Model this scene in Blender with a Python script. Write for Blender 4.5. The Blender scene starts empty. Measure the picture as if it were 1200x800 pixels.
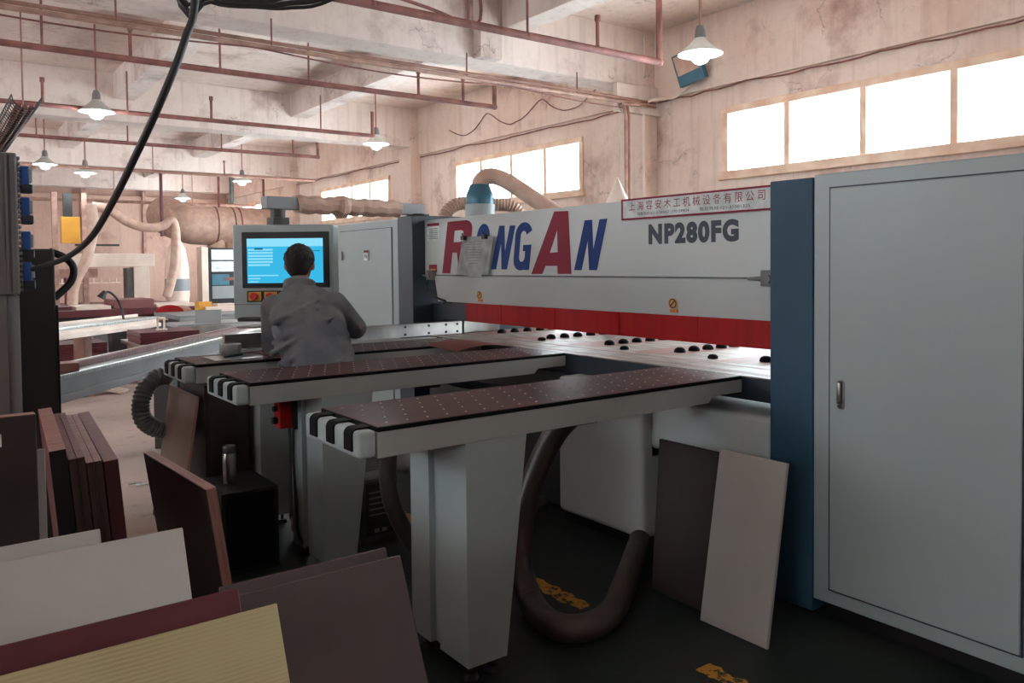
import bpy, bmesh, math, random
from mathutils import Vector, Matrix
random.seed(7)
SC = bpy.context.scene
COL = SC.collection
PI = math.pi

# ------------------------------------------------------------------ materials
def lin(c):
    return tuple(((v/255)/12.92 if v/255 <= .04045 else ((v/255+.055)/1.055)**2.4) for v in c) + (1,)

def mat(name, col, rough=.5, metal=0, col2=None, scale=4, detail=4, lo=.35, hi=.65, bump=0, bscale=60, spec=None, stretch=None, coat=0):
    m = bpy.data.materials.new(name); m.use_nodes = True
    nt = m.node_tree; b = nt.nodes['Principled BSDF']
    b.inputs['Roughness'].default_value = rough
    b.inputs['Metallic'].default_value = metal
    if spec is not None: b.inputs['Specular IOR Level'].default_value = spec
    if coat: b.inputs['Coat Weight'].default_value = coat
    tc = nt.nodes.new('ShaderNodeTexCoord')
    vec = tc.outputs['Object']
    if stretch:
        mp = nt.nodes.new('ShaderNodeMapping'); mp.inputs['Scale'].default_value = stretch
        nt.links.new(vec, mp.inputs['Vector']); vec = mp.outputs['Vector']
    if col2 is None: col2 = tuple(max(0, v*.93) for v in col)
    n = nt.nodes.new('ShaderNodeTexNoise'); n.inputs['Scale'].default_value = scale; n.inputs['Detail'].default_value = detail
    nt.links.new(vec, n.inputs['Vector'])
    r = nt.nodes.new('ShaderNodeValToRGB')
    r.color_ramp.elements[0].position = lo; r.color_ramp.elements[0].color = lin(col)
    r.color_ramp.elements[1].position = hi; r.color_ramp.elements[1].color = lin(col2)
    nt.links.new(n.outputs['Fac'], r.inputs['Fac'])
    nt.links.new(r.outputs['Color'], b.inputs['Base Color'])
    if bump:
        n2 = nt.nodes.new('ShaderNodeTexNoise'); n2.inputs['Scale'].default_value = bscale; n2.inputs['Detail'].default_value = 5
        nt.links.new(vec, n2.inputs['Vector'])
        bp = nt.nodes.new('ShaderNodeBump'); bp.inputs['Strength'].default_value = bump; bp.inputs['Distance'].default_value = .02
        nt.links.new(n2.outputs['Fac'], bp.inputs['Height']); nt.links.new(bp.outputs['Normal'], b.inputs['Normal'])
    return m

def emit(name, col, s):
    m = bpy.data.materials.new(name); m.use_nodes = True
    nt = m.node_tree; nt.nodes.clear()
    o = nt.nodes.new('ShaderNodeOutputMaterial'); e = nt.nodes.new('ShaderNodeEmission')
    e.inputs['Color'].default_value = lin(col); e.inputs['Strength'].default_value = s
    nt.links.new(e.outputs[0], o.inputs[0]); return m

def ramp(nt, src, p0, c0, p1, c1):
    r = nt.nodes.new('ShaderNodeValToRGB')
    r.color_ramp.elements[0].position = p0; r.color_ramp.elements[0].color = c0
    r.color_ramp.elements[1].position = p1; r.color_ramp.elements[1].color = c1
    nt.links.new(src, r.inputs['Fac']); return r.outputs['Color']

def mix(nt, f, a, b):
    x = nt.nodes.new('ShaderNodeMix'); x.data_type = 'RGBA'
    if isinstance(f, (int, float)): x.inputs[0].default_value = f
    else: nt.links.new(f, x.inputs[0])
    for k, v in ((6, a), (7, b)):
        if isinstance(v, tuple): x.inputs[k].default_value = v
        else: nt.links.new(v, x.inputs[k])
    return x.outputs[2]

def noise(nt, vec, s, d=5, rough=.5):
    n = nt.nodes.new('ShaderNodeTexNoise'); n.inputs['Scale'].default_value = s; n.inputs['Detail'].default_value = d
    n.inputs['Roughness'].default_value = rough
    nt.links.new(vec, n.inputs['Vector']); return n.outputs['Fac']

def plaster(name, base, dark, stain, seed=0):
    m = bpy.data.materials.new(name); m.use_nodes = True
    nt = m.node_tree; b = nt.nodes['Principled BSDF']; b.inputs['Roughness'].default_value = .9
    tc = nt.nodes.new('ShaderNodeTexCoord')
    mp = nt.nodes.new('ShaderNodeMapping'); mp.inputs['Location'].default_value = (seed, seed*2.3, 0)
    nt.links.new(tc.outputs['Object'], mp.inputs['Vector']); v = mp.outputs['Vector']
    B, K = (0, 0, 0, 1), (1, 1, 1, 1)
    c = mix(nt, ramp(nt, noise(nt, v, .7, 6), .35, B, .7, K), lin(base), lin(dark))
    c = mix(nt, ramp(nt, noise(nt, v, 9, 8, .7), .5, B, .8, (.22, .22, .22, 1)), c, lin(stain))
    c = mix(nt, ramp(nt, noise(nt, v, .9, 10, .68), .54, B, .74, (.9, .9, .9, 1)), c, lin(stain))
    ms = nt.nodes.new('ShaderNodeMapping'); ms.inputs['Scale'].default_value = (6, 6, .35); nt.links.new(v, ms.inputs['Vector'])
    c = mix(nt, ramp(nt, noise(nt, ms.outputs['Vector'], 1.6, 6, .6), .52, B, .8, (.36, .36, .36, 1)), c, lin(stain))
    # thin dark cobweb and crack lines
    vo = nt.nodes.new('ShaderNodeTexVoronoi'); vo.feature = 'DISTANCE_TO_EDGE'; vo.inputs['Scale'].default_value = 1.3
    wn = nt.nodes.new('ShaderNodeTexNoise'); wn.inputs['Scale'].default_value = 2.5; wn.inputs['Detail'].default_value = 6
    nt.links.new(v, wn.inputs['Vector'])
    ad = nt.nodes.new('ShaderNodeVectorMath'); ad.operation = 'MULTIPLY_ADD'; ad.inputs[1].default_value = (.9, .9, .9)
    nt.links.new(wn.outputs['Color'], ad.inputs[0]); nt.links.new(v, ad.inputs[2]); nt.links.new(ad.outputs[0], vo.inputs['Vector'])
    crack = ramp(nt, vo.outputs['Distance'], .0, (.55, .55, .55, 1), .012, B)
    gate = ramp(nt, noise(nt, v, .9, 3), .52, B, .6, K)
    mu = nt.nodes.new('ShaderNodeMath'); mu.operation = 'MULTIPLY'; nt.links.new(crack, mu.inputs[0]); nt.links.new(gate, mu.inputs[1])
    c = mix(nt, mu.outputs[0], c, lin((105, 78, 70)))
    nt.links.new(c, b.inputs['Base Color'])
    bp = nt.nodes.new('ShaderNodeBump'); bp.inputs['Strength'].default_value = .25; bp.inputs['Distance'].default_value = .02
    nt.links.new(noise(nt, v, 14, 6), bp.inputs['Height']); nt.links.new(bp.outputs[0], b.inputs['Normal'])
    return m

def floor_material():
    m = bpy.data.materials.new('floor'); m.use_nodes = True
    nt = m.node_tree; b = nt.nodes['Principled BSDF']
    tc = nt.nodes.new('ShaderNodeTexCoord'); v = tc.outputs['Object']
    sp = nt.nodes.new('ShaderNodeSeparateXYZ'); nt.links.new(v, sp.inputs[0])
    B, K = (0, 0, 0, 1), (1, 1, 1, 1)
    def M(op, a, b2=None, c=None):
        n = nt.nodes.new('ShaderNodeMath'); n.operation = op
        for i, x in enumerate((a, b2, c)):
            if x is None: continue
            if isinstance(x, (int, float)): n.inputs[i].default_value = x
            else: nt.links.new(x, n.inputs[i])
        return n.outputs[0]
    X, Y = sp.outputs[0], sp.outputs[1]
    nz = noise(nt, v, 3, 6)
    conc = mix(nt, ramp(nt, noise(nt, v, .8, 7), .35, B, .68, K), lin((206, 184, 172)), lin((170, 154, 146)))
    conc = mix(nt, ramp(nt, noise(nt, v, 6, 8, .7), .56, B, .75, (.7, .7, .7, 1)), conc, lin((100, 84, 78)))
    green = mix(nt, ramp(nt, noise(nt, v, 1.6, 7), .4, B, .7, K), lin((33, 42, 39)), lin((50, 54, 51)))
    green = mix(nt, ramp(nt, noise(nt, v, 11, 8, .7), .63, B, .78, (.6, .6, .6, 1)), green, lin((78, 64, 54)))
    wob = M('MULTIPLY_ADD', nz, .16, -.08)
    gx = M('GREATER_THAN', M('ADD', X, wob), 1.12)
    gy = M('LESS_THAN', M('ADD', Y, wob), 4.98)
    gx2 = M('GREATER_THAN', M('ADD', X, wob), 2.4)
    gm = M('MAXIMUM', M('MULTIPLY', gx, gy), gx2)
    c = mix(nt, gm, conc, green)
    # worn yellow marking line painted at x = 2.3
    near = M('LESS_THAN', M('ABSOLUTE', M('SUBTRACT', X, 2.3)), M('MULTIPLY_ADD', noise(nt, v, 17, 6), .08, .0))
    s1 = M('LESS_THAN', M('ABSOLUTE', M('SUBTRACT', Y, 2.88)), .27)
    s2 = M('LESS_THAN', Y, 1.96)
    s3 = M('LESS_THAN', M('ABSOLUTE', M('SUBTRACT', Y, 4.1)), .3)
    seg = M('MAXIMUM', M('MAXIMUM', s1, s2), s3)
    wear = M('GREATER_THAN', M('ADD', noise(nt, v, 30, 8, .7), M('MULTIPLY', noise(nt, v, 3.1, 2), .5)), .675)
    c = mix(nt, M('MULTIPLY', M('MULTIPLY', near, seg), wear), c, lin((196, 138, 48)))
    nt.links.new(c, b.inputs['Base Color'])
    nt.links.new(M('MULTIPLY_ADD', gm, -.25, .8), b.inputs['Roughness'])
    b.inputs['Specular IOR Level'].default_value = .3
    bp = nt.nodes.new('ShaderNodeBump'); bp.inputs['Strength'].default_value = .2; bp.inputs['Distance'].default_value = .01
    nt.links.new(noise(nt, v, 20, 6), bp.inputs['Height']); nt.links.new(bp.outputs[0], b.inputs['Normal'])
    return m

def wood(name, a, b_, rough=.55, sc=(3, 60, 3), gloss=0):
    return mat(name, a, rough, 0, b_, scale=1, detail=6, lo=.38, hi=.62, stretch=sc, coat=gloss)

M_ = {}
M_['wall'] = plaster('wall_plaster', (236, 217, 204), (220, 190, 174), (156, 112, 102))
M_['wallfar'] = plaster('far_wall_plaster', (204, 170, 154), (184, 148, 134), (144, 106, 98), 5)
M_['ceil'] = plaster('ceiling_plaster', (238, 222, 212), (216, 192, 180), (148, 112, 104), 9)
M_['beam'] = plaster('beam_plaster', (234, 220, 212), (212, 194, 185), (150, 116, 108), 3)
M_['floor'] = floor_material()
M_['frame'] = mat('window_wood', (244, 216, 192), .7, 0, (222, 180, 154), 4, detail=8, bump=.2)
M_['white'] = mat('machine_grey_white_paint', (162, 175, 176), .38, 0, (157, 169, 170), 1.5)
M_['cover'] = mat('cover_white_paint', (194, 200, 200), .35, 0, (188, 194, 194), 1.5)
M_['whited'] = mat('machine_grey_paint', (150, 156, 154), .4, 0, (143, 148, 146), 1.5)
M_['frameg'] = mat('table_frame_grey_paint', (166, 170, 166), .4, 0, (158, 162, 158), 2)
M_['navy'] = mat('navy_paint', (52, 84, 106), .5, 0, (44, 76, 98), 2, spec=.3)
M_['navyf'] = mat('slate_paint', (60, 70, 80), .4, 0, (52, 62, 72), 2)
M_['navyd'] = mat('dark_navy_paint', (38, 50, 62), .45, 0, (32, 42, 52), 2)
M_['black'] = mat('black_paint', (22, 22, 23), .5, 0, (15, 15, 16), 5)
M_['rubber'] = mat('black_rubber', (11, 12, 12), .7, 0, (17, 18, 18), 30, spec=.15)
M_['red'] = mat('red_plastic_strip', (172, 8, 14), .5, 0, (150, 7, 12), 3, stretch=(1, 6, .3), spec=.25)
M_['redf'] = mat('red_lettering', (140, 36, 62), .6, 0, (132, 34, 56), 2, spec=.3)
M_['bluef'] = mat('blue_lettering', (24, 62, 128), .6, 0, (22, 56, 118), 2, spec=.3)
M_['ink'] = mat('dark_ink', (40, 52, 66), .5)
M_['inkr'] = mat('red_ink', (150, 50, 60), .5)
M_['steel'] = mat('brushed_steel', (190, 188, 184), .3, 1, (150, 148, 146), 4, stretch=(1, 30, 1))
M_['bed'] = mat('worn_steel_bed', (178, 164, 154), .5, .2, (128, 114, 106), 5, detail=8, stretch=(4, 1, 1))
M_['bedd'] = mat('bed_slot_dark', (70, 62, 58), .5)
M_['paper'] = mat('paper', (232, 236, 236), .8, 0, (196, 202, 202), 12)
M_['board_w'] = mat('white_board', (198, 192, 186), .55, 0, (178, 172, 168), 2.2, detail=6)
M_['board_w2'] = mat('white_board_grey', (186, 182, 176), .5, 0, (176, 172, 168), 3)
M_['board_w3'] = mat('pale_grey_board', (176, 172, 166), .5, 0, (166, 162, 158), 2)
M_['board_d'] = mat('dark_brown_board', (62, 52, 50), .5, 0, (54, 46, 44), 3)
M_['brown'] = mat('brown_melamine', (82, 70, 69), .26, 0, (74, 63, 63), 3, bump=.03, bscale=240, coat=.4)
M_['darkface'] = mat('dark_stained_board', (58, 48, 44), .42, 0, (42, 34, 32), 3)
M_['redw'] = wood('red_brown_edge', (138, 84, 80), (112, 66, 64))
M_['pinkw'] = wood('pinkish_wood_edge', (172, 126, 116), (146, 100, 92))
M_['redd'] = mat('dark_red_board', (104, 46, 50), .45, 0, (86, 36, 42), 3)
M_['dwood'] = wood('dark_wood_end', (80, 58, 52), (56, 40, 38), sc=(60, 3, 1))
M_['tabletop'] = mat('tabletop_brown_laminate', (96, 70, 67), .42, 0, (74, 58, 58), 3, detail=6, bump=.02, bscale=150, spec=.06)
M_['nozzle'] = mat('nozzle_steel', (190, 182, 178), .4)
M_['hose'] = mat('dust_hose_brown', (78, 66, 62), .4, 0, (60, 51, 48), 8)
M_['hosel'] = mat('pale_dust_hose', (206, 172, 154), .5, 0, (184, 150, 134), 8)
M_['hoseg'] = mat('grey_corrugated_hose', (92, 92, 92), .4, 0, (70, 70, 70), 8)
M_['rust'] = mat('rusty_red_pipe', (150, 96, 88), .65, 0, (112, 70, 64), 6, detail=7)
M_['pipe'] = mat('brown_pipe', (168, 128, 112), .6, 0, (138, 98, 86), 6)
M_['conduit'] = mat('pale_conduit', (186, 148, 132), .5, 0, (150, 112, 100), 8)
M_['cable'] = mat('black_cable', (36, 33, 34), .5)
M_['teal'] = mat('teal_metal', (62, 112, 130), .35, .2, (54, 98, 116), 4)
M_['sock'] = mat('blue_plastic', (32, 84, 156), .4, 0, (28, 74, 140), 4)
M_['grey'] = mat('grey_paint', (120, 118, 116), .5, 0, (108, 106, 105), 3)
M_['greyl'] = mat('light_grey_paint', (146, 148, 150), .5, 0, (134, 137, 140), 3)
M_['dgrey'] = mat('dark_grey_paint', (58, 55, 54), .5, 0, (50, 48, 47), 3)
M_['yellow'] = mat('yellow_paint', (228, 166, 62), .5, 0, (214, 150, 52), 3)
M_['orange'] = mat('orange_paint', (214, 120, 50), .5)
M_['cnc'] = mat('cream_machine_paint', (240, 222, 208), .5, 0, (224, 200, 186), 3)
M_['lampshade'] = mat('white_enamel', (214, 214, 208), .35)
M_['screen'] = emit('screen_blue', (60, 186, 232), .8)
M_['screenl'] = emit('screen_pale_blue', (142, 224, 250), .82)
M_['screend'] = emit('screen_dark_bar', (20, 84, 112), .8)
M_['bulb'] = emit('lamp_bulb_glow', (226, 246, 255), 14)
M_['jacket'] = mat('blue_grey_work_jacket', (128, 132, 134), .85, 0, (98, 106, 116), 5, bump=.8, bscale=14)
M_['trouser'] = mat('dark_trousers', (46, 48, 56), .9, 0, (38, 40, 46), 6, bump=.2, bscale=20)
M_['skin'] = mat('skin', (172, 122, 98), .5, 0, (160, 108, 86), 8)
M_['hair'] = mat('black_hair', (15, 12, 12), .6, 0, (24, 20, 19), 60, bump=.5, bscale=260)
M_['shoe'] = mat('shoe_leather', (120, 86, 76), .6)
M_['redpl'] = mat('red_button', (214, 30, 34), .35)
M_['cream'] = None
# cream board with fine ribs
def ribbed():
    m = bpy.data.materials.new('cream_ribbed_board'); m.use_nodes = True
    nt = m.node_tree; b = nt.nodes['Principled BSDF']; b.inputs['Roughness'].default_value = .55
    tc = nt.nodes.new('ShaderNodeTexCoord')
    w = nt.nodes.new('ShaderNodeTexWave'); w.bands_direction = 'Z'; w.inputs['Scale'].default_value = 34; w.inputs['Distortion'].default_value = 1.2
    w.inputs['Detail'].default_value = 3; w.inputs['Detail Scale'].default_value = 1.5
    nt.links.new(tc.outputs['Object'], w.inputs['Vector'])
    gate = ramp(nt, noise(nt, tc.outputs['Object'], 2.2, 4), .36, (.15, .15, .15, 1), .55, (1, 1, 1, 1))
    mu = nt.nodes.new('ShaderNodeMath'); mu.operation = 'MULTIPLY'
    nt.links.new(w.outputs['Fac'], mu.inputs[0]); nt.links.new(gate, mu.inputs[1])
    c = mix(nt, mu.outputs[0], lin((182, 168, 126)), lin((164, 148, 106)))
    nt.links.new(c, b.inputs['Base Color']); return m
M_['cream'] = ribbed()

def glass():
    m = bpy.data.materials.new('window_glass'); m.use_nodes = True
    nt = m.node_tree; nt.nodes.clear()
    o = nt.nodes.new('ShaderNodeOutputMaterial'); t = nt.nodes.new('ShaderNodeBsdfTransparent'); g = nt.nodes.new('ShaderNodeBsdfGlossy')
    t.inputs['Color'].default_value = (.93, .96, .97, 1); g.inputs['Roughness'].default_value = .08
    mx = nt.nodes.new('ShaderNodeMixShader')
    tc = nt.nodes.new('ShaderNodeTexCoord')
    d = nt.nodes.new('ShaderNodeBsdfDiffuse'); d.inputs['Color'].default_value = (.6, .57, .52, 1)
    mx2 = nt.nodes.new('ShaderNodeMixShader')
    nt.links.new(ramp(nt, noise(nt, tc.outputs['Object'], 7, 8, .7), .66, (.0, .0, .0, 1), .8, (.35, .35, .35, 1)), mx2.inputs[0])
    mx.inputs[0].default_value = .05
    nt.links.new(t.outputs[0], mx.inputs[1]); nt.links.new(g.outputs[0], mx.inputs[2])
    nt.links.new(mx.outputs[0], mx2.inputs[1]); nt.links.new(d.outputs[0], mx2.inputs[2])
    nt.links.new(mx2.outputs[0], o.inputs[0]); return m
M_['glass'] = glass()

# ------------------------------------------------------------------ mesh builder
class MB:
    def __init__(s): s.bm = bmesh.new(); s.mi = 0
    def _new(s, fn):
        if s.mi == 0:
            fn(); return s
        for f in s.bm.faces: f.tag = True
        fn()
        for f in s.bm.faces:
            if not f.tag: f.material_index = s.mi
        for f in s.bm.faces: f.tag = False
        return s
    def m(s, i): s.mi = i; return s
    def box(s, x0, x1, y0, y1, z0, z1, bev=0, seg=2, mtx=None):
        def go():
            r = bmesh.ops.create_cube(s.bm, size=1)
            vs = r['verts']
            for v in vs:
                v.co = Vector((x0+(v.co.x+.5)*(x1-x0), y0+(v.co.y+.5)*(y1-y0), z0+(v.co.z+.5)*(z1-z0)))
            if mtx is not None: bmesh.ops.transform(s.bm, matrix=mtx, verts=vs)
            if bev:
                es = {e for v in vs for e in v.link_edges}
                bmesh.ops.bevel(s.bm, geom=list(es), offset=bev, segments=seg, affect='EDGES', profile=.6)
        return s._new(go)
    def prism(s, pts, axis, a, b, mtx=None, bev=0):
        # pts: 2D outline; axis 'x': (y,z); 'y': (x,z); 'z': (x,y)
        def mk(p, t):
            if axis == 'x': return Vector((t, p[0], p[1]))
            if axis == 'y': return Vector((p[0], t, p[1]))
            return Vector((p[0], p[1], t))
        def go():
            A = [s.bm.verts.new(mk(p, a)) for p in pts]; Bv = [s.bm.verts.new(mk(p, b)) for p in pts]
            n = len(pts)
            fs = [s.bm.faces.new(A), s.bm.faces.new(Bv[::-1])]
            for i in range(n): fs.append(s.bm.faces.new((A[i], Bv[i], Bv[(i+1) % n], A[(i+1) % n])))
            bmesh.ops.recalc_face_normals(s.bm, faces=fs)
            if mtx is not None: bmesh.ops.transform(s.bm, matrix=mtx, verts=A+Bv)
            if bev:
                es = {e for v in A+Bv for e in v.link_edges}
                bmesh.ops.bevel(s.bm, geom=list(es), offset=bev, segments=2, affect='EDGES', profile=.6)
        return s._new(go)
    def cyl(s, p0, p1, r0, r1=None, n=16, caps=True):
        r1 = r0 if r1 is None else r1
        p0 = Vector(p0); p1 = Vector(p1); d = p1-p0
        q = d.to_track_quat('Z', 'Y').to_matrix().to_4x4()
        def go():
            bmesh.ops.create_cone(s.bm, cap_ends=caps, segments=n, radius1=max(r0, 1e-4), radius2=max(r1, 1e-4), depth=d.length,
                                  matrix=Matrix.Translation((p0+p1)/2) @ q)
        return s._new(go)
    def sph(s, c, r, sc=(1, 1, 1), n=12, mtx=None):
        def go():
            mm = Matrix.Translation(Vector(c)) @ (mtx or Matrix.Identity(4)) @ Matrix.Diagonal((sc[0]*r, sc[1]*r, sc[2]*r, 1))
            nu = n*2; V = s.bm.verts.new; Fa = s.bm.faces.new
            top = V(mm @ Vector((0, 0, 1))); bot = V(mm @ Vector((0, 0, -1)))
            rings = []
            for i in range(1, n):
                a = PI*i/n; q, z = math.sin(a), math.cos(a)
                rings.append([V(mm @ Vector((q*math.cos(2*PI*k/nu), q*math.sin(2*PI*k/nu), z))) for k in range(nu)])
            for k in range(nu):
                j = (k+1) % nu
                Fa((top, rings[0][k], rings[0][j])); Fa((bot, rings[-1][j], rings[-1][k]))
                for u, w_ in zip(rings, rings[1:]): Fa((u[k], w_[k], w_[j], u[j]))
        return s._new(go)
    def lathe(s, prof, c, n=24):
        def go():
            rings = []
            for r, z in prof:
                rings.append([s.bm.verts.new((c[0]+r*math.cos(2*PI*i/n), c[1]+r*math.sin(2*PI*i/n), c[2]+z)) for i in range(n)])
            for a, b in zip(rings, rings[1:]):
                for i in range(n): s.bm.faces.new((a[i], a[(i+1) % n], b[(i+1) % n], b[i]))
        return s._new(go)
    def tube(s, pts, r, n=12, rib=0, ribd=0, closed=False, smooth=4):
        P = [Vector(p) for p in pts]
        if smooth > 1 and len(P) > 2:
            Q = []
            for i in range(len(P)-1):
                p0 = P[max(i-1, 0)]; p1 = P[i]; p2 = P[i+1]; p3 = P[min(i+2, len(P)-1)]
                for k in range(smooth):
                    t = k/smooth
                    Q.append(.5*((2*p1)+(-p0+p2)*t+(2*p0-5*p1+4*p2-p3)*t*t+(-p0+3*p1-3*p2+p3)*t**3))
            Q.append(P[-1]); P = Q
        if rib:
            L = [0]
            for a, b in zip(P, P[1:]): L.append(L[-1]+(b-a).length)
            N = int(L[-1]/(rib/2)); Q = []; R = []
            j = 0
            for k in range(N+1):
                d = L[-1]*k/N
                while j < len(L)-2 and L[j+1] < d: j += 1
                t = (d-L[j])/max(1e-6, L[j+1]-L[j]); Q.append(P[j].lerp(P[j+1], t)); R.append(r if k % 2 else r-ribd)
            P = Q
        else: R = [r]*len(P) if not isinstance(r, (list, tuple)) else r
        def go():
            up = Vector((0, 0, 1)); prev = None; rings = []
            for i, p in enumerate(P):
                t = (P[min(i+1, len(P)-1)]-P[max(i-1, 0)]).normalized()
                if prev is None:
                    a = t.cross(up)
                    if a.length < .1: a = t.cross(Vector((1, 0, 0)))
                else: a = prev-t*prev.dot(t)
                a.normalize(); prev = a; b = t.cross(a)
                rings.append([s.bm.verts.new(p+(a*math.cos(2*PI*k/n)+b*math.sin(2*PI*k/n))*R[i]) for k in range(n)])
            for u, w in zip(rings, rings[1:]):
                for k in range(n): s.bm.faces.new((u[k], u[(k+1) % n], w[(k+1) % n], w[k]))
            s.bm.faces.new(rings[0][::-1]); s.bm.faces.new(rings[-1])
        return s._new(go)
    def quad(s, pts):
        def go(): s.bm.faces.new([s.bm.verts.new(p) for p in pts])
        return s._new(go)
    def build(s, name, mats, parent=None, smooth=False, base=None):
        if not isinstance(mats, (list, tuple)): mats = [mats]
        me = bpy.data.meshes.new(name)
        bm = s.bm
        xs = [v.co for v in bm.verts]
        if parent is not None:
            off = root_loc(parent)
        else:
            off = Vector(base) if base is not None else Vector(((min(c.x for c in xs)+max(c.x for c in xs))/2, (min(c.y for c in xs)+max(c.y for c in xs))/2, min(c.z for c in xs)))
        for v in bm.verts: v.co -= off
        bm.to_mesh(me); bm.free()
        for m in mats: me.materials.append(m)
        if smooth:
            me.polygons.foreach_set('use_smooth', [True]*len(me.polygons))
            if smooth != 'all':
                try: me.set_sharp_from_angle(angle=math.radians(38))
                except Exception: pass
        o = bpy.data.objects.new(name, me); COL.objects.link(o)
        if parent is not None: o.parent = parent
        else: o.location = off
        return o

def root_loc(o):
    l = Vector((0, 0, 0))
    while o is not None:
        l += o.location; o = o.parent
    return l

def tag(o, label=None, cat=None, group=None, kind=None):
    if label: o['label'] = label
    if cat: o['category'] = cat
    if group: o['group'] = group
    if kind: o['kind'] = kind
    return o

def thing(name, loc, label, cat, group=None):
    o = bpy.data.objects.new(name, None); COL.objects.link(o); o.location = loc; o.empty_display_size = .1
    return tag(o, label, cat, group)

def struct(o): o['kind'] = 'structure'; return o

def copy_tree(o, parent=None, off=None):
    c = o.copy(); COL.objects.link(c)
    if parent is not None: c.parent = parent
    elif off is not None: c.location = o.location+Vector(off)
    for ch in list(o.children): copy_tree(ch, c)
    return c

def text_obj(name, body, y0, y1, z0, z1, x, m, parent, bold=0.0, extr=.001, rep=False):
    """lettering lying in a plane of constant x that faces -x, read from y0 (left) to y1 (right)"""
    cu = bpy.data.curves.new(name, 'FONT'); cu.body = body; cu.size = 1; cu.offset = bold; cu.extrude = 0
    if rep: cu.space_character = 1.18
    o = bpy.data.objects.new(name, cu); COL.objects.link(o)
    dg = bpy.context.evaluated_depsgraph_get()
    me = bpy.data.meshes.new_from_object(o.evaluated_get(dg))
    bpy.data.objects.remove(o)
    xs = [v.co.x for v in me.vertices]; ys = [v.co.y for v in me.vertices]
    if not xs: return None
    a, b, c, d = min(xs), max(xs), min(ys), max(ys)
    off = root_loc(parent)
    for v in me.vertices:
        u = (v.co.x-a)/(b-a); w = (v.co.y-c)/(d-c)
        v.co = Vector((x, y0+(y1-y0)*u, z0+(z1-z0)*w))-off
    me.materials.clear(); me.materials.append(m)
    q = bpy.data.objects.new(name, me); COL.objects.link(q); q.parent = parent
    return q

# ------------------------------------------------------------------ setting
XW = 7.5; XL = -5.0; YF = 24.5; YN = -8.0; ZC = 4.36
o = MB().box(XL-.3, XW+.3, YN-.3, YF+.3, -.1, 0).build('floor', M_['floor'], base=(0, 0, 0)); struct(o)
o = MB().box(XL-.3, XW+.3, YN-.3, YF+.3, ZC, ZC+.2).build('ceiling', M_['ceil'], base=(0, 0, ZC)); struct(o)

def wall_with_holes(name, x0, x1, ya, yb, holes, m, zt=ZC):
    """holes: (y0,y1,z0,z1) all non overlapping; built from solid blocks"""
    b = MB()
    ys = sorted({ya, yb} | {h[0] for h in holes} | {h[1] for h in holes})
    for p, q in zip(ys, ys[1:]):
        hs = sorted([h for h in holes if h[0] <= p+1e-6 and h[1] >= q-1e-6], key=lambda h: h[2])
        z = 0
        for h in hs:
            if h[2] > z: b.box(x0, x1, p, q, z, h[2])
            z = h[3]
        b.box(x0, x1, p, q, z, zt)
    return struct(b.build(name, m, base=((x0+x1)/2, 0, 0)))

WZ0, WZ1 = 2.46, 3.27
LZ0, LZ1 = 1.0, 2.3
bays = [(-3.2, .2), (2.62, 6.06), (8.48, 11.83), (14.2, 17.6), (19.9, 23.2)]  # first bay is out of view, added for the daylight it lets in
holes = []
for a, b in bays: holes += [(a, b, WZ0, WZ1), (a, b, LZ0, LZ1)]
wall_with_holes('wall_right', XW, XW+.24, YN, YF, holes, M_['wall'])
lh = [(-2.2, .2, 2.2, 3.2), (4.5, 8, 2.2, 3.2), (10, 13.5, 2.35, 3.2), (16, 19.5, 2.35, 3.2)]  # unseen left-wall windows, added and sized for their fill light
wall_with_holes('wall_left', XL-.24, XL, YN, YF, lh, M_['wallfar'])
struct(MB().box(XL-.24, XW+.24, YF, YF+.2, 0, ZC).build('wall_far', M_['wallfar'], base=(0, YF, 0)))
struct(MB().box(XL-.24, XW+.24, YN-.2, YN, 0, ZC).build('wall_near', M_['wallfar'], base=(0, YN, 0)))
# thicker ring beam along the window wall above the groove line
struct(MB().box(XW-.05, XW, YN, YF, 3.52, ZC, ).build('trim_1', M_['wall']))

wi = 1
for (a, b) in bays:
    for (z0, z1) in ((WZ0, WZ1), (LZ0, LZ1)):
        x0, x1 = XW-.02, XW+.1
        f = MB()
        t = .08
        f.box(x0-.015, x1, a, b, z1-t, z1, .008).box(x0-.03, x1, a-.04, b+.04, z0-.02, z0+t, .008)
        f.box(x0, x1, a, a+t, z0, z1, .008).box(x0, x1, b-t, b, z0, z1, .008)
        w = struct(f.build('window_%d' % wi, M_['frame']))
        n = 4; st = (b-a)/n
        for k in range(1, n):
            y = a+st*k
            MB().box(x0-.005, x1-.02, y-.035, y+.035, z0+.03, z1-.03, .008).build('mullion', M_['frame'], w)
        for k in range(n):
            MB().box(XW+.035, XW+.041, a+st*k+.03, a+st*(k+1)-.03, z0+.04, z1-.04).build('pane', M_['glass'], w)
        wi += 1
for (y0, y1, z0, z1) in lh:  # frames of the added left-wall light openings
    f = MB(); t = .07
    f.box(XL-.12, XL+.02, y0, y1, z1-t, z1).box(XL-.12, XL+.02, y0, y1, z0, z0+t).box(XL-.12, XL+.02, y0, y0+t, z0, z1).box(XL-.12, XL+.02, y1-t, y1, z0, z1)
    for k in range(1, 5):
        y = y0+(y1-y0)*k/5; f.box(XL-.1, XL, y-.03, y+.03, z0, z1)
    struct(f.build('window_%d' % wi, M_['frame'])); wi += 1

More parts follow.
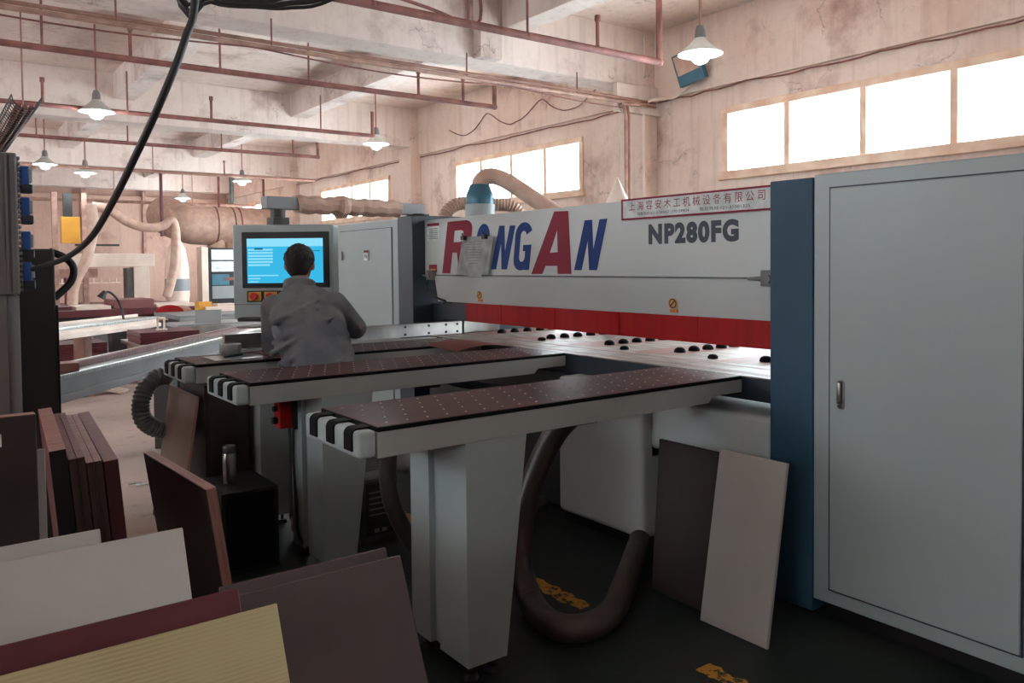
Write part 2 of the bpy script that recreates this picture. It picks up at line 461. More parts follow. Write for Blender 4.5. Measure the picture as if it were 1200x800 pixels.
# columns at the window wall, main beams across the hall, secondary beams along it
cols = [7.3, 13.2, 19.1]
for i, y in enumerate([1.4]+cols):
    struct(MB().box(XW-.22, XW-.001, y-.215, y+.225, 0, ZC-.001, .01).build('column', M_['wall']))
k = 2
for y in [1.2]+cols+[24.1]:
    struct(MB().box(XL, XW, y-.2, y+.2, 3.66, ZC, .012).build('trim_%d' % k, M_['beam'])); k += 1
for x in (5.03, 2.36, -.6, -3.4):
    for ya, yb in ((YN, 1.0), (1.4, 7.1), (7.5, 13.0), (13.4, 18.9), (19.3, 23.9)):
        struct(MB().box(x, x+.28, ya, yb, 3.98, ZC, .01).build('trim_%d' % k, M_['beam'])); k += 1
# boxed haunch where the near main beam meets the column, and the small junction box on it
struct(MB().box(4.75, 5.03, 6.96, 7.1, 3.66, ZC, .01).build('trim_%d' % k, M_['beam'])); k += 1
struct(MB().box(6.75, XW, 7.02, 7.1, 3.32, 3.66, .01).build('trim_%d' % k, M_['beam'])); k += 1

# ------------------------------------------------------------------ pendant lamps
lamps = [(5.62, 4.79, 3.35, 'white pendant lamp hanging highest, beside the window wall and the blue-cornered floodlight'),
         (1.73, 10.56, 3.35, 'white pendant lamp hanging over the far-left aisle, nearest of the left row'),
         (5.63, 11.09, 3.35, 'white pendant lamp over the operator, in front of the middle pillar'),
         (5.65, 17.45, 3.35, 'small pendant lamp above the big pale duct'),
         (1.83, 16.34, 3.35, 'small pendant lamp at far left above the blue sockets'),
         (2.62, 17.4, 3.35, 'small pendant lamp just right of the one above the blue sockets'),
         (5.7, 22.5, 3.35, 'farthest pendant lamp, left end of the big pale duct')]
proto = None
def make_lamp(x, y, z, label):
    t = thing('pendant_lamp', (x, y, z), label, 'lamp', 'pendant lamps under the ceiling')
    MB().cyl((x, y, z+.2), (x, y, ZC), .012, n=8).build('cord', M_['pipe'], t, True)
    MB().lathe([(.0, .24), (.03, .24), (.045, .2), (.05, .13), (.04, .12)], (x, y, z)).build('socket', M_['grey'], t, True)
    MB().lathe([(.04, .135), (.05, .13), (.1, .07), (.15, .03), (.19, .0), (.195, -.012), (.188, -.004), (.145, .024), (.098, .062), (.045, .118)], (x, y, z), 32).build('shade', M_['lampshade'], t, True)
    MB().sph((x, y, z-.03), .082, (1, 1, .85), 10).build('bulb', M_['bulb'], t, True)
    return t
for i, (x, y, z, lb) in enumerate(lamps):
    if proto is None: proto = make_lamp(x, y, z, lb)
    else:
        c = copy_tree(proto, off=(x-lamps[0][0], y-lamps[0][1], 0)); c['label'] = lb
    L = bpy.data.lights.new('lamp_light', 'POINT'); L.energy = 22; L.color = (.85, .95, 1); L.shadow_soft_size = .07
    lo = bpy.data.objects.new('lamp_light', L); COL.objects.link(lo); lo.location = (x, y, z-.16)

# ------------------------------------------------------------------ overhead pipes
def pipe_line(name, y, z, x0, x1, r, m, drops, label, cat, endup=0, updrop=.35, group=None):
    t = thing(name, (x0, y, z), label, cat, group)
    MB().cyl((x0, y, z), (x1, y, z), r, n=12).build('pipe', m, t, True)
    for x, dz in drops:
        if dz > 0: MB().cyl((x, y, z), (x, y, min(z+dz, ZC)), .011, n=8).cyl((x, y, z-.02), (x, y, z+.02), r*1.15, n=10).build('hanger', m, t, True)
        else: MB().cyl((x, y, z), (x, y, z+.28), .017, n=8).cyl((x, y, z+.26), (x, y, z+.31), .026, n=8).build('sprinkler_riser', m, t, True)
    if endup: MB().cyl((x1, y, z-r), (x1, y, z+endup), r*.9, n=10).sph((x1, y, z), r*1.2, n=6).build('riser', m, t, True)
    return t
g = 'sprinkler pipes under the ceiling'
pipe_line('sprinkler_pipe', 5.45, 3.43, -3.5, 5.8, .034, M_['rust'], [(4.2, .93), (2.75, .93), (5.0, -1), (3.6, .5)], 'reddish sprinkler pipe nearest the camera, ending with an upturn beside the near lamp', 'pipe', .9, group=g)
pipe_line('sprinkler_pipe', 8.0, 3.4, -4, 5.65, .03, M_['rust'], [(3.3, .5), (2.4, .5), (4.6, -1), (1.6, -1), (.9, .8), (5.2, -1)], 'long red sprinkler pipe below the second bay, ending above the blower hose', 'pipe', .3, group=g)
pipe_line('sprinkler_pipe', 10.75, 3.4, -4, 5.4, .028, M_['rust'], [(4.6, .5), (3.1, -1), (2.1, .5), (1.2, -1)], 'red sprinkler pipe crossing behind the left aisle lamp, ending near the middle pillar', 'pipe', .35, group=g)
pipe_line('sprinkler_pipe', 13.35, 3.4, -4, 5.65, .028, M_['rust'], [(5.2, -1), (4.0, .3), (2.6, .5), (1.4, .3)], 'sprinkler pipe of the far bay running above the console arm', 'pipe', .25, group=g)
pipe_line('sprinkler_pipe', 17.2, 3.42, -4, 7.2, .03, M_['pipe'], [(5.2, -1), (3.8, .5), (2.6, .5)], 'pale brown pipe far back, just above the two left small lamps', 'pipe', 0, group=g)
pipe_line('sprinkler_pipe', 21.2, 3.1, -4, 7.2, .035, M_['conduit'], [(5.6, .8), (3.8, .8)], 'pale pipe farthest back, passing over the big duct', 'pipe', 0, group=g)
# conduit with cable bundle, running to the pillar and down it
t = thing('conduit', (0, 7.02, 3.42), 'paired brown conduit with sagging wires, running to the near pillar and down it', 'conduit')
MB().tube([(-4, 7.0, 3.42), (6.5, 6.98, 3.42), (6.76, 6.97, 3.39), (6.83, 6.97, 3.28), (6.84, 6.97, 2.9), (6.84, 6.97, .1)], .022, n=8, smooth=3).build('pipe', M_['conduit'], t, True)
MB().tube([(-4, 7.03, 3.47), (6.5, 7.0, 3.47), (6.82, 6.98, 3.43), (6.89, 6.98, 3.28), (6.90, 6.98, 2.9), (6.90, 6.98, .1)], .018, n=8, smooth=3).build('pipe', M_['pipe'], t, True)
pts = []
for i in range(0, 60):
    x = -2+8.8*i/59; pts.append((x, 6.97, 3.40-.055*abs(math.sin(x*1.15+.4))))
MB().tube(pts, .008, n=6, smooth=1).build('wire', M_['rust'], t, True)
for x in (1.3, 2.55, 4.6, 6.1):
    MB().cyl((x, 7.0, 3.42), (x, 7.0, 3.68), .008, n=6).build('hanger', M_['rust'], t, True)
t = thing('pillar_conduit', (7.24, 7.12, 0), 'thin pale conduit climbing the near pillar and bending onto the wall', 'conduit')
MB().tube([(7.22, 7.05, .1), (7.22, 7.05, 2.9), (7.22, 7.05, 3.3), (7.24, 6.98, 3.47), (7.40, 6.85, 3.5), (7.42, 6.7, 3.5), (7.43, 6.45, 3.62)], .016, n=8, smooth=4).build('pipe', M_['cnc'], t, True)
# loose wires stapled along the window wall
def wall_wire(y0, y1, z0, label, sag=.05, m='rust', r=.009):
    pts = []
    n = 24
    for i in range(n+1):
        u = i/n; pts.append((XW-.065, y0+(y1-y0)*u, z0+random.uniform(-.012, .012)-sag*abs(math.sin(u*9))))
    tag(MB().tube(pts, r, n=6, smooth=2).build('wall_cable', M_[m], None, True), label, 'cable')
wall_wire(2.4, 7.05, 3.50, 'thin dark cable running along the wall above the big near window', .02)
wall_wire(7.55, 12.9, 3.49, 'thin dark cable running along the wall above the second window', .03)
wall_wire(13.5, 19, 3.49, 'thin dark cable along the wall above the third window', .02)
wall_wire(8.0, 11.9, 3.95, 'tangled sagging wires with cobwebs high on the wall of the second bay', .28, r=.007)
tag(MB().tube([(2.6, 6.9, 4.2), (3.4, 6.9, 4.1), (4.1, 6.9, 4.02), (4.66, 6.9, 3.95), (4.72, 6.92, 4.3)], .018, n=8).build('beam_cable', M_['rust'], None, True), 'thin pipe fixed along the side of the near main beam', 'cable')

# black cable hanging across the view from the ceiling to the blue sockets
tag(MB().tube([(.79, 2.75, ZC-.01), (.77, 2.72, 3.2), (.744, 2.717, 2.42), (.712, 2.735, 2.24), (.646, 2.776, 2.047), (.597, 2.93, 1.883), (.562, 3.198, 1.728), (.548, 3.576, 1.617), (.522, 4.089, 1.545), (.45, 4.6, 1.50)], .0125, n=10, smooth=6).build('power_cable', M_['cable'], None, True),
    'thick black cable hanging in a long curve down to the blue sockets', 'cable')
b = MB()
for dz, r in ((0, .010), (.022, .008), (-.018, .007)):
    b.tube([(.55, 3.4, ZC-.02), (.78, 3.2, 2.62+dz), (.9, 3.1, 2.505+dz), (1.04, 3.0, 2.478+dz*.6), (1.14, 2.93, 2.482+dz), (1.28, 2.84, 2.52+dz), (1.6, 2.6, 2.75+dz), (1.9, 2.4, ZC-.02)], r, n=8, smooth=5)
tag(b.build('cable_bundle', M_['cable'], None, True), 'bundle of black cables drooping at the top edge of the view', 'cable')

# wire cable tray at far left
t = thing('cable_tray', (.97, 10.2, 3.3), 'dark wire-mesh cable tray hanging at the far upper left', 'cable tray')
b = MB()
for i in range(9):
    a = PI*i/8; b.cyl((.97-.14*math.cos(a), 10.0, 3.34-.14*math.sin(a)), (.97-.14*math.cos(a), 17, 3.34-.14*math.sin(a)), .008, n=6)
b.build('rods', M_['dgrey'], t, True)
b = MB()
for j in range(44):
    y = 10.0+j*.16
    b.tube([(.97-.14*math.cos(PI*i/8), y, 3.34-.14*math.sin(PI*i/8)) for i in range(9)], .006, n=5, smooth=1)
b.build('hoops', M_['dgrey'], t, True)
b = MB()
for x in (.91, .97, 1.03): b.tube([(x, 10.2, 3.26), (x+.02, 12, 3.25), (x, 14, 3.26), (x, 17, 3.26)], .028, n=8)
b.build('cables', M_['rust'], t, True)
for y in (10.4, 13.8): MB().cyl((.97, y, 3.3), (.97, y, ZC), .01, n=6).build('hanger', M_['pipe'], t, True)

# floodlight on the wall
t = thing('floodlight', (7.36, 6.4, 3.6), 'tilted pale-faced floodlight with blue lower edge fixed on the wall beside the near lamp', 'floodlight')
R = Matrix.Translation((7.3, 6.39, 3.78)) @ Matrix.Rotation(math.radians(-9), 4, 'X') @ Matrix.Rotation(math.radians(-14), 4, 'Y')
MB().box(-.03, .05, -.19, .19, -.19, .19, .012, mtx=R).build('housing', M_['teal'], t)
MB().box(-.036, -.03, -.16, .16, -.06, .165, mtx=R).build('lens', M_['hosel'], t)
MB().box(-.036, -.03, -.17, .17, -.18, -.065, mtx=R).build('blue_panel', M_['teal'], t)
MB().box(.03, .2, -.02, .02, -.1, .0, .004, mtx=R).build('bracket', M_['dgrey'], t)

# ------------------------------------------------------------------ right-hand cabinet (white door) -- thing
t = thing('machine_cabinet', (3.6, 1.5, 0), 'large pale grey steel cabinet with recessed-handle door at the right edge', 'cabinet')
YA, YB = .95, 1.955
MB().box(3.0, 4.3, YA, YB, .08, 1.857, .006).build('body', M_['white'], t)
MB().box(2.985, 2.9995, 1.158, 1.873, .146, 1.794, .005).build('door', M_['white'], t)
d = t.children[-1]
MB().box(2.990, 3.0, 1.152, 1.879, .140, 1.800).build('door_gap', M_['navyd'], t)
# handle: recessed lock
b = MB()
cy, zc = 1.822, .958
b.prism([(cy+.016*math.cos(a), zc+(.045 if math.sin(a) > 0 else -.045)+.016*math.sin(a)) for a in [2*PI*i/24 for i in range(24)]], 'x', 2.979, 2.9849)
b.m(1).box(2.977, 2.979, cy-.0105, cy+.0105, zc-.036, zc+.056).m(0)
b.box(2.969, 2.9765, cy-.006, cy+.009, zc-.028, zc+.05, .002).m(1)
b.cyl((2.974, cy, zc-.045), (2.981, cy, zc-.045), .009, n=12)
b.build('handle', [M_['steel'], M_['dgrey']], d, True)
MB().box(3.06, 4.25, YA+.03, YB-.02, 0, .08).build('plinth', M_['black'], t)
# navy end column of the saw + saw body -- one machine
saw = thing('panel_saw', (3.6, 3.8, 0), 'long white and red beam panel saw with big brand lettering and steel bed', 'panel saw')
MB().box(3.0, 4.3, 1.96, 2.17, .02, 1.848, .006).build('end_column', M_['navy'], saw)
MB().box(3.07, 4.3, 5.467, 5.695, 0.02, 1.885, .004).build('end_column', M_['navyf'], saw)
MB().box(3.24, 4.3, 5.30, 5.466, 0.02, 1.20).build('inner_column', M_['navyd'], saw)
MB().box(3.24, 3.60, 4.95, 5.30, 1.085, 1.221).build('inner_cover', M_['navyd'], saw)
MB().box(3.075, 3.9, 2.175, 5.295, .86, .965).build('bed', [M_['navyd']], saw)
b = MB().box(3.07, 4.35, 2.175, 5.295, .9655, .9715)
b.m(1)
for x in (3.13, 3.16, 3.32, 3.34): b.box(x, x+.006, 2.18, 5.29, .9716, .9722)
for i in range(5):
    y = 2.30+i*.615
    b.box(3.2, 3.5, y+.42, y+.425, .9716, .9722); b.box(3.2, 3.5, y+.46, y+.465, .9716, .9722)
    b.box(3.42, 4.1, y+.22, y+.52, .9716, .9720)
b.build('bed_plate', [M_['bed'], M_['pinkw']], saw)
for j in range(5):
    for i in range(5):
        y = 2.62+j*.6; x = 3.59+i*.125
        MB().lathe([(.034, 0), (.034, .012), (.026, .024), (.012, .03), (0.0005, .031)], (x, y, .972), 14).build('roller', M_['rubber'], saw, True)
for (x, y) in ((3.47, 2.42), (3.5, 2.9), (3.46, 3.55), (3.45, 4.35)):
    MB().lathe([(.028, 0), (.028, .01), (.02, .02), (0.0005, .024)], (x, y, .972), 14).build('roller', M_['rubber'], saw, True)
# beam cover
MB().prism([(3.18, 1.846), (3.18, 1.425), (3.165, 1.405), (3.195, 1.222), (3.30, 1.222), (3.62, 1.3), (3.62, 1.846)], 'y', 2.17, 5.30, bev=.004).build('beam_cover', M_['cover'], saw)
MB().box(3.2, 3.6, 5.30, 5.465, 1.425, 1.837, .004).build('beam_end', M_['cover'], saw)
MB().prism([(3.18, 5.30), (3.18, 5.462), (3.5, 5.462), (3.5, 5.30)], 'z', 1.425, 1.846).build('beam_end_plate', M_['cover'], saw)
# red apron: overlapping vertical strips
b = MB()
y = 2.172; i = 0
while y < 4.90:
    w = .30; b.box(3.196+.003*(i % 2), 3.201+.003*(i % 2), y, min(y+w, 4.92), 1.088, 1.222); y += w-.012; i += 1
b.build('red_apron', M_['red'], saw)
# rail line with end brackets
MB().box(3.168, 3.18, 2.34, 5.30, 1.418, 1.426).build('rail', M_['hoseg'], saw)
def bracket(y):
    b = MB(); b.box(3.14, 3.18, y-.045, y+.045, 1.385, 1.46, .006).cyl((3.125, y, 1.42), (3.15, y, 1.42), .02, n=12).cyl((3.16, y+.04, 1.42), (3.16, y+.13, 1.42), .014, .006, n=10)
    for dz in (-.022, .022): b.cyl((3.13, y-.025, 1.42+dz), (3.145, y-.025, 1.42+dz), .007, n=8)
    b.build('bracket', M_['grey'], saw, True)
bracket(2.28); bracket(5.34)
MB().tube([(3.15, 5.36, 1.4), (3.12, 5.33, 1.3), (3.16, 5.2, 1.24), (3.3, 5.18, 1.2)], .008, n=8).build('loose_wire', M_['cable'], saw, True)
# sign board on top edge
MB().box(3.165, 3.178, 2.175, 3.264, 1.737, 1.853, .001).build('sign', M_['paper'], saw)
sg = saw.children[-1]
b = MB()
b.box(3.1635, 3.165, 2.175, 3.264, 1.737, 1.747).box(3.1635, 3.165, 2.175, 3.264, 1.843, 1.853).box(3.1635, 3.165, 3.252, 3.264, 1.747, 1.843)
b.build('sign_border', M_['redf'], sg)
text_obj('sign_text', '上 海 容 安 木 工 机 械 设 备 有 限 公 司', 3.205, 2.315, 1.786, 1.836, 3.1645, M_['inkr'], sg, .004)
text_obj('sign_text', '销售热线:021-51083057 13701299834', 3.14, 2.775, 1.757, 1.776, 3.1645, M_['ink'], sg, .002)
text_obj('sign_text', '售后热线:021-31001325', 2.705, 2.40, 1.757, 1.776, 3.1645, M_['ink'], sg, .002)
text_obj('model_lettering', 'NP280FG', 3.071, 2.475, 1.598, 1.708, 3.1785, M_['ink'], saw, .06, rep=True)

# big brand letters, each a flat cut film on the cover
def letter(nm, q, outer, holes, m):
    cu = bpy.data.curves.new(nm, 'CURVE'); cu.dimensions = '2D'; cu.fill_mode = 'BOTH'
    for ring in [outer]+holes:
        s = cu.splines.new('POLY'); s.points.add(len(ring)-1)
        for i, (u, v) in enumerate(ring): s.points[i].co = (u, v, 0, 1)
        s.use_cyclic_u = True
    o = bpy.data.objects.new(nm, cu); COL.objects.link(o)
    me = bpy.data.meshes.new_from_object(o.evaluated_get(bpy.context.evaluated_depsgraph_get()))
    bpy.data.objects.remove(o)
    bl, br, tr, tl = q; off = root_loc(saw)
    for v in me.vertices:
        u, w = v.co.x, v.co.y
        yy = (bl[0]*(1-u)+br[0]*u)*(1-w)+(tl[0]*(1-u)+tr[0]*u)*w
        zz = (bl[1]*(1-u)+br[1]*u)*(1-w)+(tl[1]*(1-u)+tr[1]*u)*w
        v.co = Vector((3.1788, yy, zz))-off
    me.materials.clear(); me.materials.append(m)
    q_ = bpy.data.objects.new(nm, me); COL.objects.link(q_); q_.parent = saw; return q_
def arc(cx, cy, rx, ry, a0, a1, n=8):
    return [(cx+rx*math.cos(math.radians(a0+(a1-a0)*i/n)), cy+ry*math.sin(math.radians(a0+(a1-a0)*i/n))) for i in range(n+1)]
Rr = [(0, 0), (0, 1)]+arc(.72, .82, .28, .18, 90, 0)+arc(.72, .62, .28, .18, 0, -70)+[(1, 0), (.68, 0), (.5, .40), (.33, .40), (.33, 0)]
Rh = [(.33, .60), (.33, .82)]+arc(.56, .77, .12, .05, 90, 0, 4)+arc(.56, .66, .12, .06, 0, -90, 4)
letter('brand_letter', [(5.21, 1.437), (4.858, 1.432), (4.777, 1.821), (5.123, 1.819)], Rr, [Rh], M_['redf'])
Oo = arc(.5, .72, .5, .28, 180, 0, 10)+arc(.5, .28, .5, .28, 0, -180, 10)
Oh = arc(.5, .70, .16, .1, 180, 0, 8)+arc(.5, .30, .16, .1, 0, -180, 8)
letter('brand_letter', [(4.78, 1.451), (4.619, 1.451), (4.559, 1.78), (4.718, 1.788)], Oo, [Oh], M_['bluef'])
N_ = [(0, 0), (0, 1), (.34, 1), (.66, .42), (.66, 1), (1, 1), (1, 0), (.66, 0), (.34, .58), (.34, 0)]
letter('brand_letter', [(4.567, 1.465), (4.376, 1.465), (4.275, 1.756), (4.46, 1.762)], N_, [], M_['bluef'])
G_ = arc(.5, .74, .5, .26, 20, 180, 12)+arc(.5, .24, .5, .24, 180, 300, 10)+[(.74, .08), (.74, 0), (1, 0), (1, .53), (.52, .53), (.52, .4), (.66, .4)]+arc(.5, .28, .17, .1, 0, -180, 8)+arc(.5, .72, .17, .1, 180, 10, 8)
letter('brand_letter', [(4.313, 1.454), (4.132, 1.463), (4.082, 1.769), (4.265, 1.775)], G_, [], M_['bluef'])
A_ = [(0, 0), (.585, 1), (.925, 1), (1, 0), (.67, 0), (.66, .13), (.37, .13), (.29, 0)]
Ah = [(.48, .34), (.67, .35), (.655, .69)]
letter('brand_letter', [(4.11, 1.435), (3.712, 1.437), (3.707, 1.818), (4.104, 1.833)], A_, [Ah], M_['redf'])
letter('brand_letter', [(3.688, 1.46), (3.484, 1.46), (3.393, 1.755), (3.589, 1.755)], N_, [], M_['bluef'])
# stickers
b = MB().box(3.176, 3.179, 5.24, 5.418, 1.686, 1.819); b.m(1).box(3.175, 3.1765, 5.24, 5.418, 1.797, 1.819); b.m(2)
for i in range(6): b.box(3.175, 3.1765, 5.26, 5.40, 1.775-i*.015, 1.779-i*.015)
b.build('label_plate', [M_['paper'], M_['redf'], M_['ink']], saw)
b = MB().box(3.176, 3.179, 5.285, 5.398, 1.444, 1.503); b.m(1).box(3.175, 3.1765, 5.30, 5.385, 1.45, 1.47)
b.build('warning_sticker', [M_['redf'], M_['yellow']], saw)
for y in (4.715, 2.9):
    xx = 3.184
    b = MB(); b.cyl((xx-.004, y, 1.285), (xx, y, 1.285), .031, n=20)
    b.m(1).cyl((xx-.005, y, 1.285), (xx-.004, y, 1.285), .026, n=20)
    b.m(0).cyl((xx-.006, y, 1.285), (xx-.005, y, 1.285), .019, n=20)
    b.m(1).box(-.002, .0, -.004, .004, -.022, .022, mtx=Matrix.Translation((xx-.006, y, 1.285)) @ Matrix.Rotation(.8, 4, 'X'))
    b.m(2).box(xx-.003, xx+.004, y-.03, y+.02, 1.238, 1.254)
    b.build('warning_sticker', [M_['yellow'], M_['ink'], M_['orange']], saw)
# underside boxes
pr = [(3.4, .60), (2.95, .60), (2.91, .55)]
b = MB().box(2.95, 3.5, 2.90, 3.575, .075, .855, .03, 3)
b.build('front_guard', M_['cover'], saw, True)
b = MB().box(3.02, 3.4, 2.172, 2.94, .54, .803, .035, 4)
b.build('front_guard', M_['cover'], saw, True)
MB().box(3.1, 3.8, 2.2, 5.28, .03, .62).build('shaded_underframe', M_['black'], saw)  # solid black block, stands in for the darkness inside the open underframe
MB().box(3.02, 3.5, 2.5, 3.6, .0, .08).build('plinth', M_['black'], saw)
MB().box(3.02, 3.3, 2.9, 2.96, .5, .6).build('latch', M_['black'], saw)
b = MB()
b.box(3.05, 3.75, 3.62, 5.28, .70, .86, .01); b.build('under_beam', M_['navyd'], saw)
MB().prism([(2.55, .79), (3.07, .83), (3.07, .86), (2.55, .80)], 'y', 3.02, 3.38).build('chute_plate', M_['greyl'], saw)
MB().box(3.36, 3.7, 5.20, 5.29, .975, 1.07, .004).build('fence_plate', M_['steel'], saw)

# stock lying on the bed behind the apron is not visible; squaring fence on the far end
t = thing('squaring_fence', (2.3, 5.22, .97), 'pale steel squaring fence with bolts behind the operator, resting against the saw', 'fence')
b = MB().box(1.55, 3.345, 5.20, 5.25, .972, 1.07, .003); b.build('bar', M_['steel'], t)
b = MB()
for x in (2.85, 3.05, 3.2, 3.3):
    for z in (.993, 1.048): b.cyl((x, 5.194, z), (x, 5.2, z), .009, n=10)
b.build('bolts', M_['black'], t)
MB().box(1.6, 3.05, 5.08, 5.19, .86, .968, .003).build('support', M_['frameg'], t)
MB().box(1.7, 1.8, 5.08, 5.19, 0, .86, .003).build('post', M_['frameg'], t)

# paper notes clipped on cover
t = thing('paper_note', (3.15, 4.74, 1.41), 'white paper note held by two clips, hanging over the red letter and the blue letter', 'paper')
b = MB(); b.quad([(3.150, 4.872, 1.699), (3.150, 4.532, 1.694), (3.135, 4.621, 1.41), (3.135, 4.939, 1.432)])
b.quad([(3.156, 4.83, 1.695), (3.156, 4.50, 1.69), (3.150, 4.56, 1.43), (3.146, 4.9, 1.45)])
bmesh.ops.solidify(b.bm, geom=b.bm.faces[:], thickness=.002)
b.m(1)
for i in range(9):
    z = 1.66-i*.019; b.box(3.1395+(z-1.5)*.05, 3.141+(z-1.5)*.05, 4.66+(z-1.5)*-.25, 4.88+(z-1.5)*-.25, z, z+.0028)
b.build('sheet', [M_['paper'], M_['greyl']], t)
for y in (4.84, 4.575): MB().box(3.12, 3.165, y-.02, y+.02, 1.675, 1.705, .004).cyl((3.125, y, 1.70), (3.125, y, 1.725), .006, n=8).build('clip', M_['dgrey'], t)

# ------------------------------------------------------------------ far cabinet
t = thing('machine_cabinet', (3.6, 6.3, 0), 'pale grey steel cabinet with small sticker behind the operator, beside the navy column', 'cabinet')
MB().box(3.07, 4.3, 5.70, 6.95, .08, 1.868, .006).build('body', M_['white'], t)
MB().box(3.066, 3.07, 5.791, 6.79, .205, 1.808).build('door_gap', M_['navyd'], t)
MB().box(3.060, 3.0695, 5.795, 6.785, .21, 1.803, .003).build('door', M_['white'], t)
d = t.children[-1]
b = MB().box(3.049, 3.060, 6.19, 6.27, 1.545, 1.63); b.m(1).box(3.048, 3.049, 6.19, 6.27, 1.61, 1.63).m(2).box(3.048, 3.049, 6.205, 6.23, 1.56, 1.59).box(3.048, 3.049, 6.235, 6.255, 1.57, 1.60)
b.build('sticker', [M_['paper'], M_['redf'], M_['greyl']], d)
MB().box(3.035, 3.052, 6.70, 6.73, 1.55, 1.63, .004).build('handle', M_['steel'], d)
MB().box(3.12, 4.25, 5.73, 6.9, 0, .08).build('plinth', M_['black'], t)

# ------------------------------------------------------------------ control console hanging from an arm
F = Vector((math.sin(.6342), math.cos(.6342), 0)); Rv = Vector((F.y, -F.x, 0))
def loc_frame(o):   # local x = right, y = forward(away), z up
    m = Matrix.Identity(4)
    for i in range(3): m[i][0] = Rv[i]; m[i][1] = F[i]; m[i][3] = o[i]
    return m
PC = Vector((1.933, 5.172, 0))   # centre of the panel front
con = thing('control_console', (PC.x, PC.y, 1.15), 'grey control panel with lit blue screen hanging from a wrapped swing arm', 'control panel')
Fm = loc_frame(PC)
MB().box(-.332, .332, 0, .16, 1.152, 1.777, .012, mtx=Fm).build('housing', M_['white'], con)
MB().box(-.27, .305, -.006, .0, 1.36, 1.728, .004, mtx=Fm).build('screen_bezel', M_['black'], con)
MB().box(-.33, .33, -.003, .0, 1.250, 1.253, mtx=Fm).build('seam', M_['dgrey'], con)
b = MB().box(-.235, .265, -.009, -.006, 1.392, 1.685, mtx=Fm)
b.m(1).box(-.235, .265, -.0105, -.009, 1.632, 1.685, mtx=Fm)
for i in range(6): b.box(-.228, -.065-.02*(i == 5), -.0105, -.009, 1.605-i*.02, 1.617-i*.02, mtx=Fm)
b.box(-.228, -.03, -.0105, -.009, 1.438, 1.446, mtx=Fm).box(-.228, -.15, -.0105, -.009, 1.418, 1.426, mtx=Fm).box(-.228, -.16, -.0105, -.009, 1.398, 1.405, mtx=Fm)
b.m(2).box(-.185, -.13, -.0115, -.0105, 1.612, 1.622, mtx=Fm).box(.20, .245, -.0105, -.009, 1.60, 1.604, mtx=Fm)
b.build('screen', [M_['screen'], M_['screenl'], M_['screend']], con)
for x in (-.19, -.085, .02):
    b = MB().box(x-.052, x+.052, -.005, 0, 1.268, 1.342, .002, mtx=Fm).m(1).box(x-.042, x+.042, -.008, -.005, 1.276, 1.334, mtx=Fm)
    b.build('button_plate', [M_['black'], M_['yellow']], con)
    MB().cyl(Fm @ Vector((x, -.008, 1.305)), Fm @ Vector((x, -.03, 1.305)), .012, n=14).cyl(Fm @ Vector((x, -.03, 1.305)), Fm @ Vector((x, -.045, 1.305)), .026, .022, n=20).build('emergency_button', M_['redpl'], con, True)
MB().box(-.275, -.02, -.11, .0, 1.145, 1.17, .01, mtx=Fm).build('keyboard_tray', M_['dgrey'], con)
MB().box(-.26, .30, -.16, .0, 1.105, 1.12, .006, mtx=Fm).build('lower_shelf', M_['frameg'], con)
# arm
a0 = Vector((1.98, 5.38, 0)); a1 = Vector((3.16, 5.52, 0))
dr = (a1-a0).normalized(); sd = Vector((-dr.y, dr.x, 0))
Am = Matrix.Identity(4)
for i in range(3): Am[i][0] = dr[i]; Am[i][1] = sd[i]; Am[i][3] = a0[i]
Lr = (a1-a0).length
b = MB()
b.box(-.10, Lr+.03, -.045, .045, 1.89, 1.975, .006, mtx=Am)
b.build('swing_arm', M_['greyl'], con)
b = MB(); n = 26; 
# loose plastic wrap round the arm
pts = []; rr = []
for i in range(n):
    u = i/(n-1); pts.append(a0+dr*(.13+(Lr-.32)*u)+Vector((0, 0, 1.93+.006*math.sin(i*1.7)))); rr.append(.062+.006*random.random()+(.02 if abs(u-.42) < .05 else 0))
b.tube(pts, rr, n=10, smooth=1)
b.build('plastic_wrap', M_['hosel'], con)
MB().cyl(a0+Vector((0, 0, 1.83)), a0+Vector((0, 0, 1.89)), .05, n=18).box(-.06, .06, -.05, .05, 1.775, 1.835, .006, mtx=Am).build('pivot', M_['dgrey'], con, True)
MB().cyl((3.15, 5.515, 1.885), (3.15, 5.515, 1.897), .09, n=20).build('pivot', M_['dgrey'], con, True)

